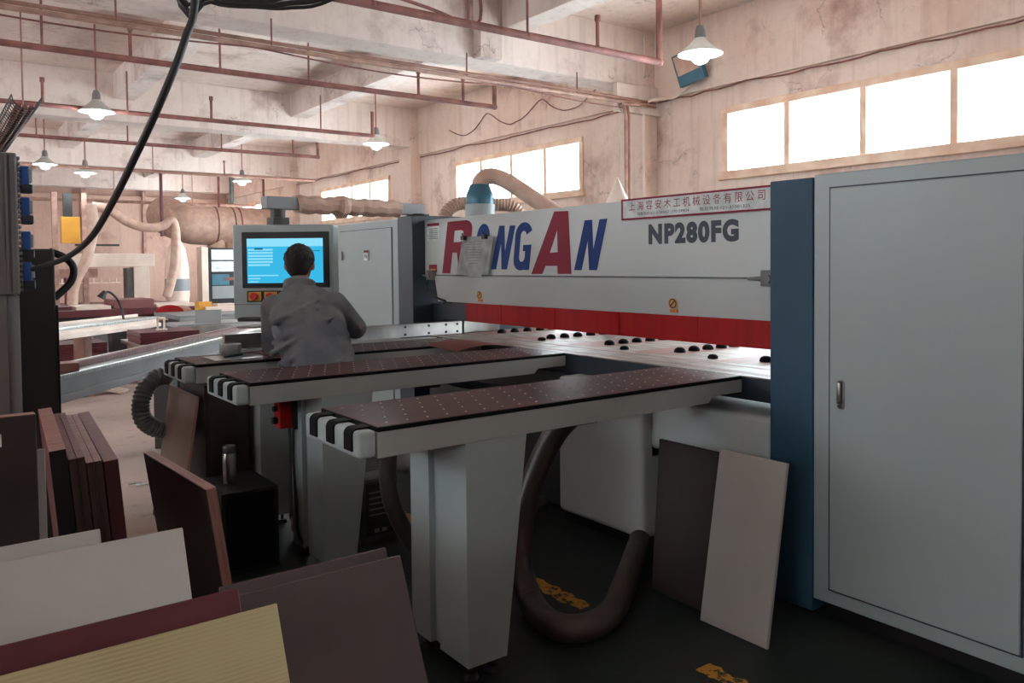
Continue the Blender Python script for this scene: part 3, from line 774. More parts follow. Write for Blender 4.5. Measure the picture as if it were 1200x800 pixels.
# ------------------------------------------------------------------ air tables
def make_air_table(label):
    x0, y0, y1, zt = 1.19, 2.37, 2.825, .97
    t = thing('air_table', (1.19, 2.6, 0), label, 'work table', 'air flotation tables in front of the saw')
    # frame with stepped end near the saw
    MB().prism([(x0, .955), (x0, .868), (2.83, .868), (2.86, .895), (3.066, .895), (3.066, .955)], 'y', y0, y1, bev=.003).build('frame', M_['frameg'], t)
    b = MB().box(x0, 3.06, y0-.003, y1+.002, .9555, .9705, .002)
    b.m(2).box(x0+.004, 3.058, y0+.001, y1-.002, .9706, .9722).m(1)
    for i in range(23):
        for j in range(5):
            b.lathe([(.0048, 0), (.0036, .0022), (.0004, .0034)], (x0+.06+i*.08+(.04 if j % 2 else 0), y0+.05+j*.088, .9722), 8)
    b.build('tabletop', [M_['rubber'], M_['nozzle'], M_['tabletop']], t)
    # rounded end cap with rubber roller pads
    MB().box(1.125, x0-.001, y0, y1, .872, .962, .018, 4).build('end_cap', M_['white'], t, True)
    cap = t.children[-1]
    for k in range(3):
        y = y0+.045+k*.145
        pr = [(1.119, .893)]
        pr += [(1.119+.024-.024*math.cos(a), .944+.024*math.sin(a)) for a in [PI/2*i/5 for i in range(6)]]
        pr += [(x0+.0, .968), (x0+.0, .955), (1.15, .955), (1.13, .93), (1.13, .893)]
        MB().prism(pr, 'y', y, y+.06).build('roller_pad', M_['rubber'], cap)
    # folded sheet leg that tapers towards the floor
    def legseg(ya, yb, dx=0, m=M_['white']):
        return [(1.535+dx, .868), (1.535+dx, .06), (1.705-dx, .06), (1.80-dx, .868)]
    b = MB()
    b.prism([(1.535, .868), (1.535, .06), (1.705, .06), (1.805, .868)], 'y', 2.372, 2.565)
    b.prism([(1.56, .868), (1.56, .06), (1.69, .06), (1.78, .868)], 'y', 2.565, 2.634)
    b.prism([(1.535, .868), (1.535, .06), (1.705, .06), (1.805, .868)], 'y', 2.634, 2.775)
    b.build('leg', M_['white'], t)
    lg = t.children[-1]
    for (x, y) in ((1.575, 2.42), (1.67, 2.42), (1.575, 2.73), (1.67, 2.73)):
        MB().cyl((x, y, .02), (x, y, .075), .008, n=10).cyl((x, y, 0), (x, y, .02), .032, .022, n=16).build('levelling_foot', M_['black'], lg, True)
    MB().box(2.15, 2.28, 2.5, 2.7, .83, .868, .004).build('air_inlet', M_['black'], t)
    return t
T3 = make_air_table('nearest air table with the full-height tapered leg, right of the other two')
T2 = copy_tree(T3, off=(.005, 1.275, 0)); T2['label'] = 'middle air table with a red emergency stop box by its leg, behind the nearest one'
T1 = copy_tree(T3, off=(.005, 2.16, 0)); T1['label'] = 'farthest air table, with a tape roll and the operator leaning on it'

# e-stop box by table 2 leg
t = thing('emergency_stop_box', (1.49, 4.0, .68), 'red emergency stop box with black buttons fixed to the middle table leg', 'switch box')
MB().box(1.515, 1.55, 3.96, 4.09, .665, .83, .004).build('back_plate', M_['black'], t)
MB().box(1.45, 1.515, 3.965, 4.055, .675, .815, .008).build('housing', M_['red'], t)
MB().cyl((1.425, 4.01, .715), (1.45, 4.01, .715), .018, n=14).build('button', M_['black'], t, True)
MB().cyl((1.43, 4.01, .775), (1.45, 4.01, .775), .014, n=14).build('button', M_['black'], t, True)
MB().tube([(1.53, 4.0, .67), (1.525, 3.99, .5), (1.52, 3.95, .3), (1.525, 3.93, .12), (1.6, 3.9, .02)], .008, n=8).build('wire', M_['cable'], t, True)

# tape roll + sheets on far table
t3y = 2.16
tag(MB().lathe([(.038, 0), (.062, 0), (.064, .004), (.064, .056), (.062, .06), (.038, .06), (.036, .056), (.036, .004), (.038, 0)], (1.50, 4.92, .976), 28).build('tape_roll', M_['whited'], None, True), 'roll of pale tape standing on the farthest air table', 'tape roll')
tag(MB().box(1.32, 1.62, 4.60, 4.86, .9745, .9765, mtx=None).build('paper_sheet', M_['steel']), 'pale sheet lying on the end of the farthest air table under the tape roll', 'sheet')
tag(MB().box(1.64, 1.92, 4.64, 4.9, .9745, .9765).build('paper_sheet', M_['pinkw']), 'brownish thin sheet on the farthest air table beside the operator elbow', 'sheet')
tag(MB().cyl((1.40, 4.70, .985), (1.52, 4.76, .985), .007, n=10).build('marker_pen', M_['black'], None, True), 'small black pen lying on the farthest air table before the tape roll', 'pen')
# reddish curved sheet beyond the middle table
b = MB(); pts = []
nu, nv = 8, 6
vs = [[b.bm.verts.new((2.62+.42*i/nu+.03*j/nv, 4.13+.45*j/nv, .975+.022*math.sin(PI*i/nu))) for j in range(nv+1)] for i in range(nu+1)]
for i in range(nu):
    for j in range(nv): b.bm.faces.new((vs[i][j], vs[i+1][j], vs[i+1][j+1], vs[i][j+1]))
bmesh.ops.solidify(b.bm, geom=b.bm.faces[:], thickness=.003)
tag(b.build('veneer_sheet', mat('red_brown_veneer', (172, 104, 96), .5), None, True), 'reddish brown bowed sheet bridging the gap beyond the middle air table', 'sheet')

# ------------------------------------------------------------------ boards
def board(name, w, h, th, mats, label, cat, base, rx=0, ry=0, rz=0, group=None, edge=None, parts=None):
    """board standing on its lower edge: width along local x, thickness along local y, height z"""
    t = None
    b = MB()
    R = Matrix.Rotation(rz, 4, 'Z') @ Matrix.Rotation(ry, 4, 'Y') @ Matrix.Rotation(rx, 4, 'X')
    b.box(-w/2, w/2, -th/2, th/2, 0, h, min(.0025, th*.2), 1)
    if edge is not None:
        for f in b.bm.faces:
            if abs(f.normal.y) < .5: f.material_index = 1
    me = b
    o = me.build(name, mats if isinstance(mats, list) else [mats], None, base=(0, 0, 0))
    # fold the rotation into the object so that it stays a rigid thing
    o.location = base; o.rotation_euler = (R.to_euler())
    tag(o, label, cat, group)
    return o
def lean_board(name, xl, xr, ytop, ztop, th, mats, label, lean=.48, edge=None):
    a = math.atan(lean)
    h = ztop/math.cos(a)
    zoff = th/2*math.sin(a)
    return board(name, xr-xl, (ztop-zoff)/math.cos(a)+.0, th, mats, label, 'board', ((xl+xr)/2, ytop-(ztop)*math.tan(a), zoff), rx=-a, edge=edge)
lean_board('board', -.55, .639, 1.80, .726, .018, [M_['cream'], M_['pinkw']], 'cream ribbed board leaning in front, lowest in the view', edge=1)
lean_board('board', -.75, .575, 1.885, .75, .036, M_['redd'], 'dark red board behind the cream ribbed board')
lean_board('board', .598, 1.065, 2.0, .685, .02, [M_['brown'], M_['pinkw']], 'large brown glossy board leaning right of the cream board', edge=1)
lean_board('board', .585, 1.049, 2.055, .695, .018, [M_['brown'], M_['pinkw']], 'brown board whose top edge peeks out behind the large glossy one', edge=1)
lean_board('board', -.9, .523, 2.15, .834, .018, M_['board_w'], 'white board with faint stains leaning behind the dark red board')
lean_board('board', -.95, .343, 2.215, .85, .026, M_['board_w2'], 'shorter white board whose rim shows behind the stained white board')
# dark board standing at far left edge
o = board('board', 1.0, 1.07, .05, [M_['darkface'], M_['pinkw']], 'dark stained board standing at the left edge with a white tag', 'board', (-.233, 2.78, 0), rx=0, edge=1)
tag(MB().box(.10, .178, 2.7515, 2.7545, .985, 1.022).build('paper_tag', M_['paper']), 'small white tag stuck on the dark board at the left edge', 'tag')
board('board', .36, .93, .02, [M_['board_w2'], M_['redd']], 'narrow pale board standing between the dark board and the red-brown packs', 'board', (.125, 2.93, 0), edge=1)
# four packs of red-brown panels on edge
packs = [(.349, .05, .905, M_['black'], 'first red-brown panel pack from the left, standing on edge with a black end'),
         (.402, .048, .870, M_['dwood'], 'second red-brown panel pack from the left, darkest top, standing on edge'),
         (.452, .048, .852, M_['dwood'], 'third red-brown panel pack from the left, with streaky laminated end'),
         (.503, .046, .848, M_['redd'], 'rightmost red-brown panel pack of the four, with plain dark red end')]
M_['redend'] = mat('dark_red_end', (84, 44, 46), .5, 0, (72, 36, 40), 3)
packs[3] = packs[3][:3]+(M_['redend'], packs[3][4])
for i, (x, w, z, me_, lb) in enumerate(packs):
    L = .95+.05*i
    t = thing('panel_pack', (x+.07, 3.0, 0), lb, 'panel pack', 'packs of red-brown panels standing on edge')
    n = [1, 2, 2, 1][i]
    for k in range(n):
        s = MB()
        s.box(-w/2+w*k/n, -w/2+w*(k+1)/n-.0006, 0, L-.01*k, 0, z+random.uniform(-.004, .004), .001, 1)
        for f in s.bm.faces:
            if f.normal.y < -.5: f.material_index = 1
            elif abs(f.normal.x) > .5: f.material_index = 2
        o = s.build('panel', [[M_['pinkw'], M_['redw'], M_['pinkw'], M_['redw']][i], me_, M_['redd']], None, base=(0, 0, 0))
        o.parent = t
    t.rotation_euler = (0, math.radians(-4.5), math.radians(-4))
    t.location.z = .004
# board with pink edges leaning in mid left
o = board('board', .78, .70, .04, [M_['darkface'], M_['pinkw']], 'dark-faced board with pale pink edges leaning alone in the left middle', 'board', (.905, 3.385, .004), rx=math.radians(-8), rz=math.radians(93.5), edge=1)
# boards leaning on the saw
board('board', .33, .715, .018, M_['board_w3'], 'pale board leaning against the saw beside the navy column', 'board', (2.60, 2.055, .002), rx=math.radians(-10.5), rz=math.radians(-90), edge=None)
board('board', .34, .69, .018, M_['board_d'], 'dark brown board leaning against the saw left of the pale one', 'board', (2.672, 2.395, .002), rx=math.radians(-4.5), rz=math.radians(-90))
# brown board leaning on dark cabinet under far table
board('board', .60, .79, .016, [mat('tan_brown_board', (138, 114, 102), .7, 0, (126, 104, 94), 3), M_['pinkw']], 'brown board leaning against the dark cabinet under the farthest table', 'board', (1.105, 4.9, .002), rx=math.radians(-8.5), rz=math.radians(-90), edge=1)

# dark cabinet under table 1, black crate with flask
t = thing('tool_cabinet', (1.5, 5.3, 0), 'dark brown cabinet standing beneath the farthest air table', 'cabinet')
MB().box(1.26, 1.52, 4.62, 5.15, .02, .84, .004).build('body', M_['darkface'], t)
MB().box(1.28, 1.50, 4.614, 4.6205, .05, .81, .003).build('door', M_['board_d'], t)
t = thing('crate', (1.22, 4.05, 0), 'black open crate on the floor with a steel flask on it', 'crate')
b = MB()
b.box(1.14, 1.42, 3.93, 4.30, .385, .405, .003).box(1.14, 1.16, 3.93, 4.30, .0, .385).box(1.40, 1.42, 3.93, 4.30, .0, .385).box(1.16, 1.40, 4.28, 4.30, .0, .385).box(1.16, 1.40, 3.93, 4.28, .0, .02)
b.build('box', M_['black'], t)
MB().box(1.16, 1.40, 3.931, 3.945, .02, .38).build('curtain', M_['rubber'], t)
t = thing('flask', (1.24, 4.12, .405), 'brushed steel vacuum flask standing on the black crate', 'flask')
MB().lathe([(.001, 0), (.031, 0), (.033, .004), (.033, .15), (.031, .153)], (1.24, 4.12, .406), 24).build('body', M_['steel'], t, True)
MB().lathe([(.031, .153), (.033, .156), (.033, .185), (.03, .19), (.001, .191)], (1.24, 4.12, .406), 24).build('cap', M_['hoseg'], t, True)
t = thing('flask', (1.115, 4.03, 0), 'slim steel bottle standing on the floor left of the black crate', 'bottle')
MB().lathe([(.001, 0), (.022, 0), (.023, .004), (.023, .22), (.014, .26)], (1.105, 4.03, .001), 20).build('body', M_['dgrey'], t, True)
MB().lathe([(.016, .26), (.018, .262), (.018, .30), (.001, .302)], (1.105, 4.03, .001), 20).build('cap', M_['steel'], t, True)

# ------------------------------------------------------------------ hoses under the tables
tag(MB().tube([(2.36, 2.7, .86), (2.30, 2.8, .74), (2.22, 2.84, .57), (2.15, 2.85, .39), (2.10, 2.82, .2), (2.06, 2.70, .08), (2.0, 2.52, .062), (2.02, 2.40, .062), (2.13, 2.36, .062), (2.29, 2.42, .062), (2.48, 2.56, .062), (2.64, 2.68, .065), (2.80, 2.80, .08), (2.90, 2.87, .10)], .055, n=16, rib=.016, ribd=.0015, smooth=6).build('dust_hose', M_['hose'], None, True),
    'brown flexible dust hose looping on the floor behind the nearest table leg', 'hose')
tag(MB().tube([(1.80, 3.35, .86), (1.765, 3.4, .60), (1.765, 3.4, .43), (1.82, 3.4, .27), (1.92, 3.42, .13), (2.1, 3.5, .06), (2.5, 3.6, .06), (2.97, 3.75, .07)], .042, n=14, rib=.014, ribd=.0015, smooth=6).build('dust_hose', M_['hose'], None, True),
    'narrow brown dust hose dropping between the nearest and middle tables', 'hose')
tag(MB().tube([(1.22, 5.22, .83), (1.15, 5.2, .835), (1.08, 5.18, .79), (1.04, 5.15, .70), (1.05, 5.16, .60), (1.12, 5.19, .53), (1.20, 5.2, .50)], .055, n=16, rib=.022, ribd=.008, smooth=8).build('corrugated_hose', M_['hoseg'], None, True),
    'grey corrugated hose curling under the farthest air table', 'hose')
# labelled bin + white bag behind table 2
t = thing('control_box', (1.97, 3.95, 0), 'grey box with a lettered panel on the floor behind the middle table leg', 'box')
MB().box(1.86, 2.08, 3.9, 4.06, 0, .36, .02).build('body', M_['hoseg'], t)
b = MB().box(1.885, 2.07, 3.894, 3.9, .05, .33, .002)
b.m(1)
for i in range(5): b.box(1.90, 2.02, 3.892, 3.894, .28-i*.03, .286-i*.03)
b.box(1.93, 1.96, 3.892, 3.894, .065, .085).box(1.975, 2.005, 3.892, 3.894, .065, .085)
b.build('label_panel', [M_['dgrey'], M_['greyl']], t)
b = MB(); b.sph((2.2, 4.05, .47), .1, (1.1, .8, 1.5), 12)
for v in b.bm.verts: v.co += Vector((random.uniform(-1, 1), random.uniform(-1, 1), random.uniform(-1, 1)))*.008
tag(b.build('plastic_bag', M_['paper'], None, True), 'crumpled white plastic bag hung behind the middle table', 'bag')
bag = bpy.data.objects[[o.name for o in bpy.data.objects if o.name.startswith('plastic_bag')][0]]

# ------------------------------------------------------------------ dust outlet + hose on top of the saw
t = thing('dust_outlet', (3.8, 5.6, 1.3), 'teal dust outlet with white base standing on the saw', 'dust outlet')
cx, cyy = 3.80, 5.12
sc = .915
MB().lathe([(.001, .042), (.125, .042), (.125, .155), (.001, .155)], (3.78, 5.58, 1.845), 24).build('base', M_['white'], t, True)
MB().lathe([(.115, .155), (.118, .17), (.113, .24), (.092, .29), (.082, .32), (.001, .32)], (3.78, 5.58, 1.845), 28).build('cone', M_['teal'], t, True)
tag(MB().tube([(3.78, 5.58, 2.13), (3.785, 5.58, 2.18), (3.82, 5.56, 2.225), (3.88, 5.52, 2.235), (3.96, 5.44, 2.19), (4.1, 5.3, 2.06), (4.25, 5.16, 1.92), (4.4, 5.0, 1.76)], .07, n=18, rib=.02, ribd=.003, smooth=6).build('dust_hose', M_['hosel'], None, True),
    'pale ribbed dust hose rising from the teal outlet and falling behind the saw', 'hose')
tag(MB().tube([(3.62, 5.9, 1.88), (3.66, 5.9, 1.96), (3.74, 5.86, 2.02), (3.86, 5.8, 2.03), (4.0, 5.72, 2.02), (4.16, 5.64, 2.0), (4.25, 5.6, 1.9)], .06, n=16, rib=.026, ribd=.01, smooth=6).build('dust_hose', M_['hosel'], None, True),
    'arched pale corrugated hose lying on the saw left of the teal outlet', 'hose')
t = thing('cone_cover', (4.2, 4.37, 1.9), 'pale pointed cone standing up behind the saw cover', 'cone')
MB().lathe([(.1, 0), (.085, .06), (.002, .24)], (4.2, 4.37, 1.9), 20).build('cone', M_['cnc'], t, True)
MB().box(4.1, 4.3, 4.27, 4.47, 1.0, 1.90, .01).build('post', M_['whited'], t)

# ------------------------------------------------------------------ left near machine: grey switch cabinet with blue sockets, dark column
t = thing('switch_cabinet', (.1, 4.9, 0), 'grey switch cabinet at the left edge with ribbed side', 'switch cabinet')
MB().box(-.5, .40, 4.66, 5.0, 1.375, 2.075, .01).build('upper_box', M_['grey'], t)
b = MB()
for i in range(26): b.box(.395, .415, 4.675, 4.99, 1.39+i*.0262, 1.403+i*.0262)
for x in (.30, .345, .37): b.box(x, x+.012, 4.652, 4.662, 1.39, 2.06)
b.build('ribs', M_['grey'], t)
MB().box(-.5, .345, 4.69, 5.0, .0, 1.375, .006).build('lower_box', M_['grey'], t)
MB().box(.345, .40, 4.72, 5.0, .0, 1.37, .006).build('side_panel', M_['greyl'], t)
for i, z in enumerate((1.955, 1.80, 1.63, 1.475)):
    t = thing('power_socket', (.43, 4.75, z-.06), ['blue power socket, topmost on the side of the grey switch cabinet', 'blue power socket, second from the top on the grey switch cabinet', 'blue power socket, third from the top on the grey switch cabinet', 'blue power socket, lowest on the grey switch cabinet where the black cable ends'][i], 'socket', 'blue sockets on the switch cabinet')
    b = MB().box(.416, .455, 4.69, 4.76, z-.05, z+.06, .006); b.build('body', M_['sock'], t)
    MB().box(.416, .47, 4.685, 4.75, z-.075, z-.03, .008).build('flap', M_['navyd'], t)
    MB().box(.453, .468, 4.69, 4.76, z-.02, z+.045, .004).build('plate', M_['greyl'], t)
t = thing('machine_column', (.5, 5.15, 0), 'dark grey machine column behind the blue sockets', 'machine column')
MB().box(.25, .60, 5.05, 5.35, 0, 1.61, .012).build('body', M_['dgrey'], t)
MB().tube([(.60, 5.1, 1.34), (.68, 5.12, 1.42), (.70, 5.12, 1.50), (.66, 5.12, 1.56), (.58, 5.12, 1.60)], .02, n=10).build('handle_loop', M_['black'], t, True)
MB().box(.60, .612, 5.06, 5.3, .05, 1.3, .003).build('edge_strip', M_['black'], t)

# ------------------------------------------------------------------ background left: sliding table saws
def beam_table(name, pA, pB, z, w, h, label, mats, legs, lip=True):
    """long aluminium table from pA to pB (front edge), width w away from camera"""
    A = Vector((pA[0], pA[1], 0)); B_ = Vector((pB[0], pB[1], 0)); d = (B_-A); L = d.length; d.normalize(); s = Vector((-d.y, d.x, 0))
    m = Matrix.Identity(4)
    for i in range(3): m[i][0] = d[i]; m[i][1] = s[i]; m[i][3] = A[i]
    t = thing(name, (A.x, A.y, 0), label, 'saw table')
    MB().box(0, L, 0, w, z-.03, z, .004, mtx=m).build('tabletop', mats[0], t)
    b = MB().box(0, L, .01, .06, z-h, z-.03, mtx=m).box(0, L, -.02, .10, z-h, z-h+.05, .005, mtx=m)
    b.build('side_rail', mats[1], t)
    for (u, v_) in legs:
        MB().box(u*L, u*L+.14, w*.3+v_, w*.3+.14+v_, 0, z-.03, .006, mtx=m).build('leg', mats[2], t)
    return t, m, L
t, m, L = beam_table('sliding_table', (.30, 4.95+.15), (2.9, 8.45), .85, .38, .17, 'long grey aluminium sliding table in the left middle distance', (M_['steel'], M_['greyl'], M_['dgrey']), [(.55, .0), (.9, 0)])
# move so that the near end is behind the dark column
MB().box(.9, L, .12, .17, .851, .885, mtx=m).build('red_fence', M_['redw'], t)
b = MB().box(.75, L, .2, .34, .8505, .858, mtx=m); b.build('slider', M_['steel'], t)
tag(MB().box(.66, .80, 5.72, 5.88, .852, .905, .003).build('wood_block', M_['pinkw']), 'small pinkish wood block on the near end of the grey sliding table', 'wood block')
t, m, L = beam_table('sliding_table', (.9, 9.45), (2.5, 11.15), .87, .5, .13, 'pale sliding table of the second saw, beyond the grey one', (M_['steel'], M_['cnc'], M_['pipe']), [(.5, .1), (.95, .1)])
MB().box(.2, L, .3, .34, .871, .90, mtx=m).build('fence', M_['cnc'], t)
# wide bench behind with red edge and timber
t = thing('workbench', (2.2, 12.0, 0), 'long workbench with dark red front edge carrying timber, far left', 'workbench')
MB().box(1.1, 3.6, 12.9, 14.2, .80, .90, .006).build('top', M_['redd'], t)
for x in (1.3, 3.4): MB().box(x, x+.1, 13.0, 13.1, 0, .80).build('leg', M_['dgrey'], t)
for i, (x0, x1, y, zz, h, m_, lb) in enumerate([(1.35, 1.75, 13.1, .901, .05, 'redd', 'purple-red plank end at the left of the far workbench'), (1.8, 2.25, 13.0, .901, .05, 'cnc', 'pale plank lying on the far workbench'),
                                    (2.3, 2.85, 13.05, .901, .13, 'redw', 'reddish block stack in the middle of the far workbench'), (2.9, 3.5, 13.1, .901, .04, 'cnc', 'pale plank at the right end of the far workbench')]):
    tag(MB().box(x0, x1, y, y+.8, zz, zz+h, .003).build('plank', M_[m_]), lb, 'plank', 'planks on the far workbench')
t = thing('saw_machine', (3.9, 11.2, 0), 'panel saw body with grey top and rails in the left background', 'table saw')
MB().box(2.75, 5.0, 11.2, 12.6, .80, .86, .006).build('table', M_['greyl'], t)
MB().box(2.9, 4.3, 11.4, 12.4, .25, .80, .01).build('body', M_['dgrey'], t)
MB().box(2.75, 5.0, 11.15, 11.2, .78, .82, .004).build('rail', M_['steel'], t)
MB().box(3.3, 5.0, 11.9, 11.98, .86, .93, .004).build('fence', M_['cnc'], t)
for x in (3.0, 4.1): MB().box(x, x+.12, 11.5, 11.62, 0, .25).build('leg', M_['black'], t)
t = thing('saw_outfeed', (2.4, 8.9, 0), 'low grey outfeed table carrying red panels, left of the operator', 'outfeed table')
MB().box(1.8, 3.7, 8.75, 9.9, .66, .70, .004).build('top', M_['steel'], t)
MB().box(2.2, 2.6, 9.1, 9.4, .0, .66, .01).build('leg', M_['black'], t)
MB().box(3.2, 3.5, 9.1, 9.4, .0, .66, .01).build('leg', M_['pipe'], t)
lbs = ['bottom red-brown panel of the stack on the outfeed table', 'second red-brown panel from the bottom on the outfeed table', 'third red-brown panel from the bottom on the outfeed table', 'fourth red-brown panel from the bottom on the outfeed table', 'top red-brown panel of the stack on the outfeed table']
for i in range(5):
    tag(MB().box(1.82+.01*(i % 2), 2.42, 9.0, 9.6+.02*(i % 3), .7005+i*.025, .7240+i*.025, .002).build('panel', M_['redd']), lbs[i], 'panel', 'red panels stacked on the outfeed table')
for i in range(3):
    tag(MB().box(2.45+.06*i, 3.3+.05*i, 8.85+.02*i, 9.4, .7005+i*.022, .7215+i*.022, .002).build('plank', M_[['cnc', 'redw', 'pinkw'][i]]), ['lowest plank beside the red stack on the outfeed table', 'middle reddish plank beside the red stack on the outfeed table', 'topmost plank beside the red stack on the outfeed table'][i], 'plank', 'planks on the outfeed table')
t = thing('clamp', (2.08, 9.2, .826), 'small white upright clamp standing on the red panels of the outfeed table', 'clamp')
MB().box(2.03, 2.14, 9.2, 9.24, .826, .845, .003).build('foot', M_['cnc'], t)
MB().box(2.035, 2.055, 9.2, 9.22, .845, .97, .003).box(2.10, 2.12, 9.2, 9.22, .845, .95, .003).box(2.035, 2.12, 9.2, 9.22, .95, .97, .003).build('frame', M_['cnc'], t)
t = thing('rail_table', (3.2, 9.8, 0), 'grey rail table behind the red panels, left of the control panel', 'rail table')
MB().box(2.45, 4.2, 10.0, 10.6, .78, .82, .004).build('top', M_['greyl'], t)
MB().box(2.45, 4.2, 9.97, 10.0, .68, .80, .004).build('rail', M_['steel'], t)
MB().box(2.6, 2.75, 10.2, 10.35, 0, .78).build('leg', M_['grey'], t)
MB().box(3.9, 4.05, 10.2, 10.35, 0, .78).build('leg', M_['grey'], t)
# open folded grey folder propped on it
t = thing('folder', (3.0, 10.1, .82), 'grey folder propped open on the rail table left of the control panel', 'folder')
Rm = Matrix.Translation((2.66, 10.1, .822)) @ Matrix.Rotation(math.radians(-20), 4, 'Z')
MB().box(0, .30, 0, .006, 0, .21, mtx=Rm @ Matrix.Rotation(math.radians(-42), 4, 'X')).build('front_cover', M_['greyl'], t)
MB().box(0, .30, .0, .006, 0, .21, mtx=Rm @ Matrix.Rotation(math.radians(-62), 4, 'X') ).build('back_cover', M_['board_w2'], t)
t = thing('gooseneck_lamp', (2.0, 10.9, .87), 'small black gooseneck lamp standing on the pale sliding table', 'lamp')
MB().tube([(1.93, 10.4, .9), (1.92, 10.45, 1.02), (1.88, 10.5, 1.14), (1.80, 10.5, 1.22), (1.74, 10.5, 1.20)], .014, n=8).build('neck', M_['cable'], t, True)
MB().cyl((1.76, 10.5, 1.23), (1.71, 10.5, 1.15), .025, .05, n=14).build('lamp_head', M_['dgrey'], t, True)
# red blade guard, yellow box, red timber stacks on floor
tag(MB().prism([(2.9+.19*math.cos(a), .861+.10*math.sin(a)) for a in [PI*i/16 for i in range(17)]], 'y', 12.3, 12.34).build('blade_guard', M_['red']), 'red half-round blade guard on the background saw', 'blade guard')
tag(MB().prism([(3.06+.16*math.cos(a), .861+.09*math.sin(a)) for a in [PI*i/16 for i in range(17)]], 'y', 12.36, 12.40).build('blade_guard', M_['hosel']), 'pale half-round disc behind the red blade guard', 'blade guard')
tag(MB().box(3.22, 3.41, 12.0, 12.2, .861, 1.0, .004).build('tool_box', M_['yellow']), 'yellow box standing on the background saw table', 'box')
tag(MB().box(3.5, 3.78, 12.05, 12.3, .861, .96, .004).build('tool_box', M_['cnc']), 'pale box beside the control panel on the background saw table', 'box')
lb5 = ['lowest red plank in the floor stack at far left', 'second red plank from the floor in the far left stack', 'third red plank from the floor in the far left stack', 'fourth red plank from the floor in the far left stack', 'fifth red plank from the floor in the far left stack', 'sixth red plank from the floor in the far left stack', 'top red plank of the far left floor stack']
for i in range(7):
    tag(MB().box(1.25+.02*(i % 2), 1.95, 11.6, 12.3, .12+i*.06, .176+i*.06, .003).build('plank', M_['redd']), lb5[i], 'plank', 'red planks stacked on the floor far left')
t = thing('pallet', (1.6, 11.9, 0), 'low wooden pallet under the red planks at far left', 'pallet')
MB().box(1.2, 2.15, 11.5, 12.4, .08, .119).build('deck', M_['pinkw'], t)
for y in (11.5, 11.9, 12.3): MB().box(1.2, 2.15, y, y+.1, 0, .08).build('bearer', M_['black'], t)
tag(MB().box(0, 1.1, 0, .25, 0, .03, .003, mtx=Matrix.Translation((.95, 10.9, .28)) @ Matrix.Rotation(math.radians(-25), 4, 'Z') @ Matrix.Rotation(math.radians(15), 4, 'Y')).build('plank', M_['cnc']), 'pale plank leaning on the red plank stack at far left', 'plank')
t = thing('box_stack', (3.3, 15.5, 0), 'pale crate on the floor below the second sliding table', 'crate')
MB().box(2.25, 3.1, 14.6, 15.3, .06, .5, .01).build('box', M_['greyl'], t)
MB().box(2.25, 3.1, 14.6, 15.3, 0, .06).build('base', M_['black'], t)
t = thing('machine_pedestal', (2.3, 11.0, 0), 'grey and brown pedestal under the second saw', 'pedestal')
MB().prism([(2.05, .0), (2.02, .74), (2.22, .74), (2.26, 0)], 'y', 11.7, 12.0).build('post', M_['dgrey'], t)
MB().box(2.26, 2.52, 11.72, 12.05, 0, .74, .005).build('panel', M_['pinkw'], t)
for i in range(5):
    b = MB(); pts = [(1.25+.5*random.random(), 5.75+.45*random.random(), .006)]
    for k in range(4): pts.append((pts[-1][0]+random.uniform(-.09, .09), pts[-1][1]+random.uniform(-.09, .09), .006+random.uniform(0, .012)))
    tag(b.tube(pts, .006, n=6, smooth=4).build('scrap_string', M_['paper'], None, True), 'thin white scrap of strapping lying on the floor left of the brown board', 'scrap', 'white scraps on the concrete floor')

# ------------------------------------------------------------------ far left: CNC router, filter bag, ducts
t = thing('cnc_router', (3.5, 18, 0), 'cream gantry router with white crossbeam in the far left', 'router')
MB().box(2.35, 3.97, 18.0, 18.3, 1.53, 1.80, .01).build('crossbeam', M_['cnc'], t)
MB().box(3.55, 3.85, 17.95, 18.4, .0, 1.53, .01).build('gantry_leg', M_['cnc'], t)
MB().box(3.42, 3.55, 18.0, 18.35, .6, 1.5, .01).build('dark_rail', M_['hoseg'], t)
MB().box(1.6, 4.2, 17.6, 19.2, .55, .78, .01).build('bed', M_['redd'], t)
MB().box(1.8, 4.0, 17.9, 19.0, 0, .55, .01).build('base', M_['dgrey'], t)
MB().box(2.0, 2.9, 18.05, 18.3, 1.32, 1.5, .01).build('head_carriage', M_['pipe'], t)
b = MB()
for i in range(9): b.box(2.1+i*.14, 2.12+i*.14, 17.98, 18.02, 1.2, 1.3)
b.box(2.05, 3.3, 18.0, 18.03, 1.2, 1.22).build('tool_rack', M_['cnc'], t)
MB().box(2.32, 2.5, 18.0, 18.3, .78, 1.32, .01).build('spindle', M_['redw'], t)
MB().box(2.1, 2.2, 17.95, 18.05, .78, 3.0, .005).build('post', M_['conduit'], t)
MB().box(2.62, 2.72, 17.95, 18.05, .78, 3.0, .005).build('post', M_['conduit'], t)
MB().box(2.25, 2.58, 17.9, 18.0, 2.0, 2.52, .01).build('yellow_cover', M_['yellow'], t)
MB().box(2.3, 2.46, 17.95, 18.02, 2.52, 2.98, .005).build('cable_chain', M_['dgrey'], t)
MB().box(2.5, 3.3, 18.0, 18.06, 1.95, 1.99).build('dark_bar', M_['dgrey'], t)
tag(MB().tube([(2.35, 17.5, .8), (2.4, 17.5, 1.2), (2.62, 17.5, 1.7), (2.75, 17.5, 2.3), (2.72, 17.5, 2.75)], .10, n=14, rib=.05, ribd=.006, smooth=6).build('dust_hose', M_['hosel'], None, True), 'thick pale vertical dust hose at the far left in front of the router', 'hose')
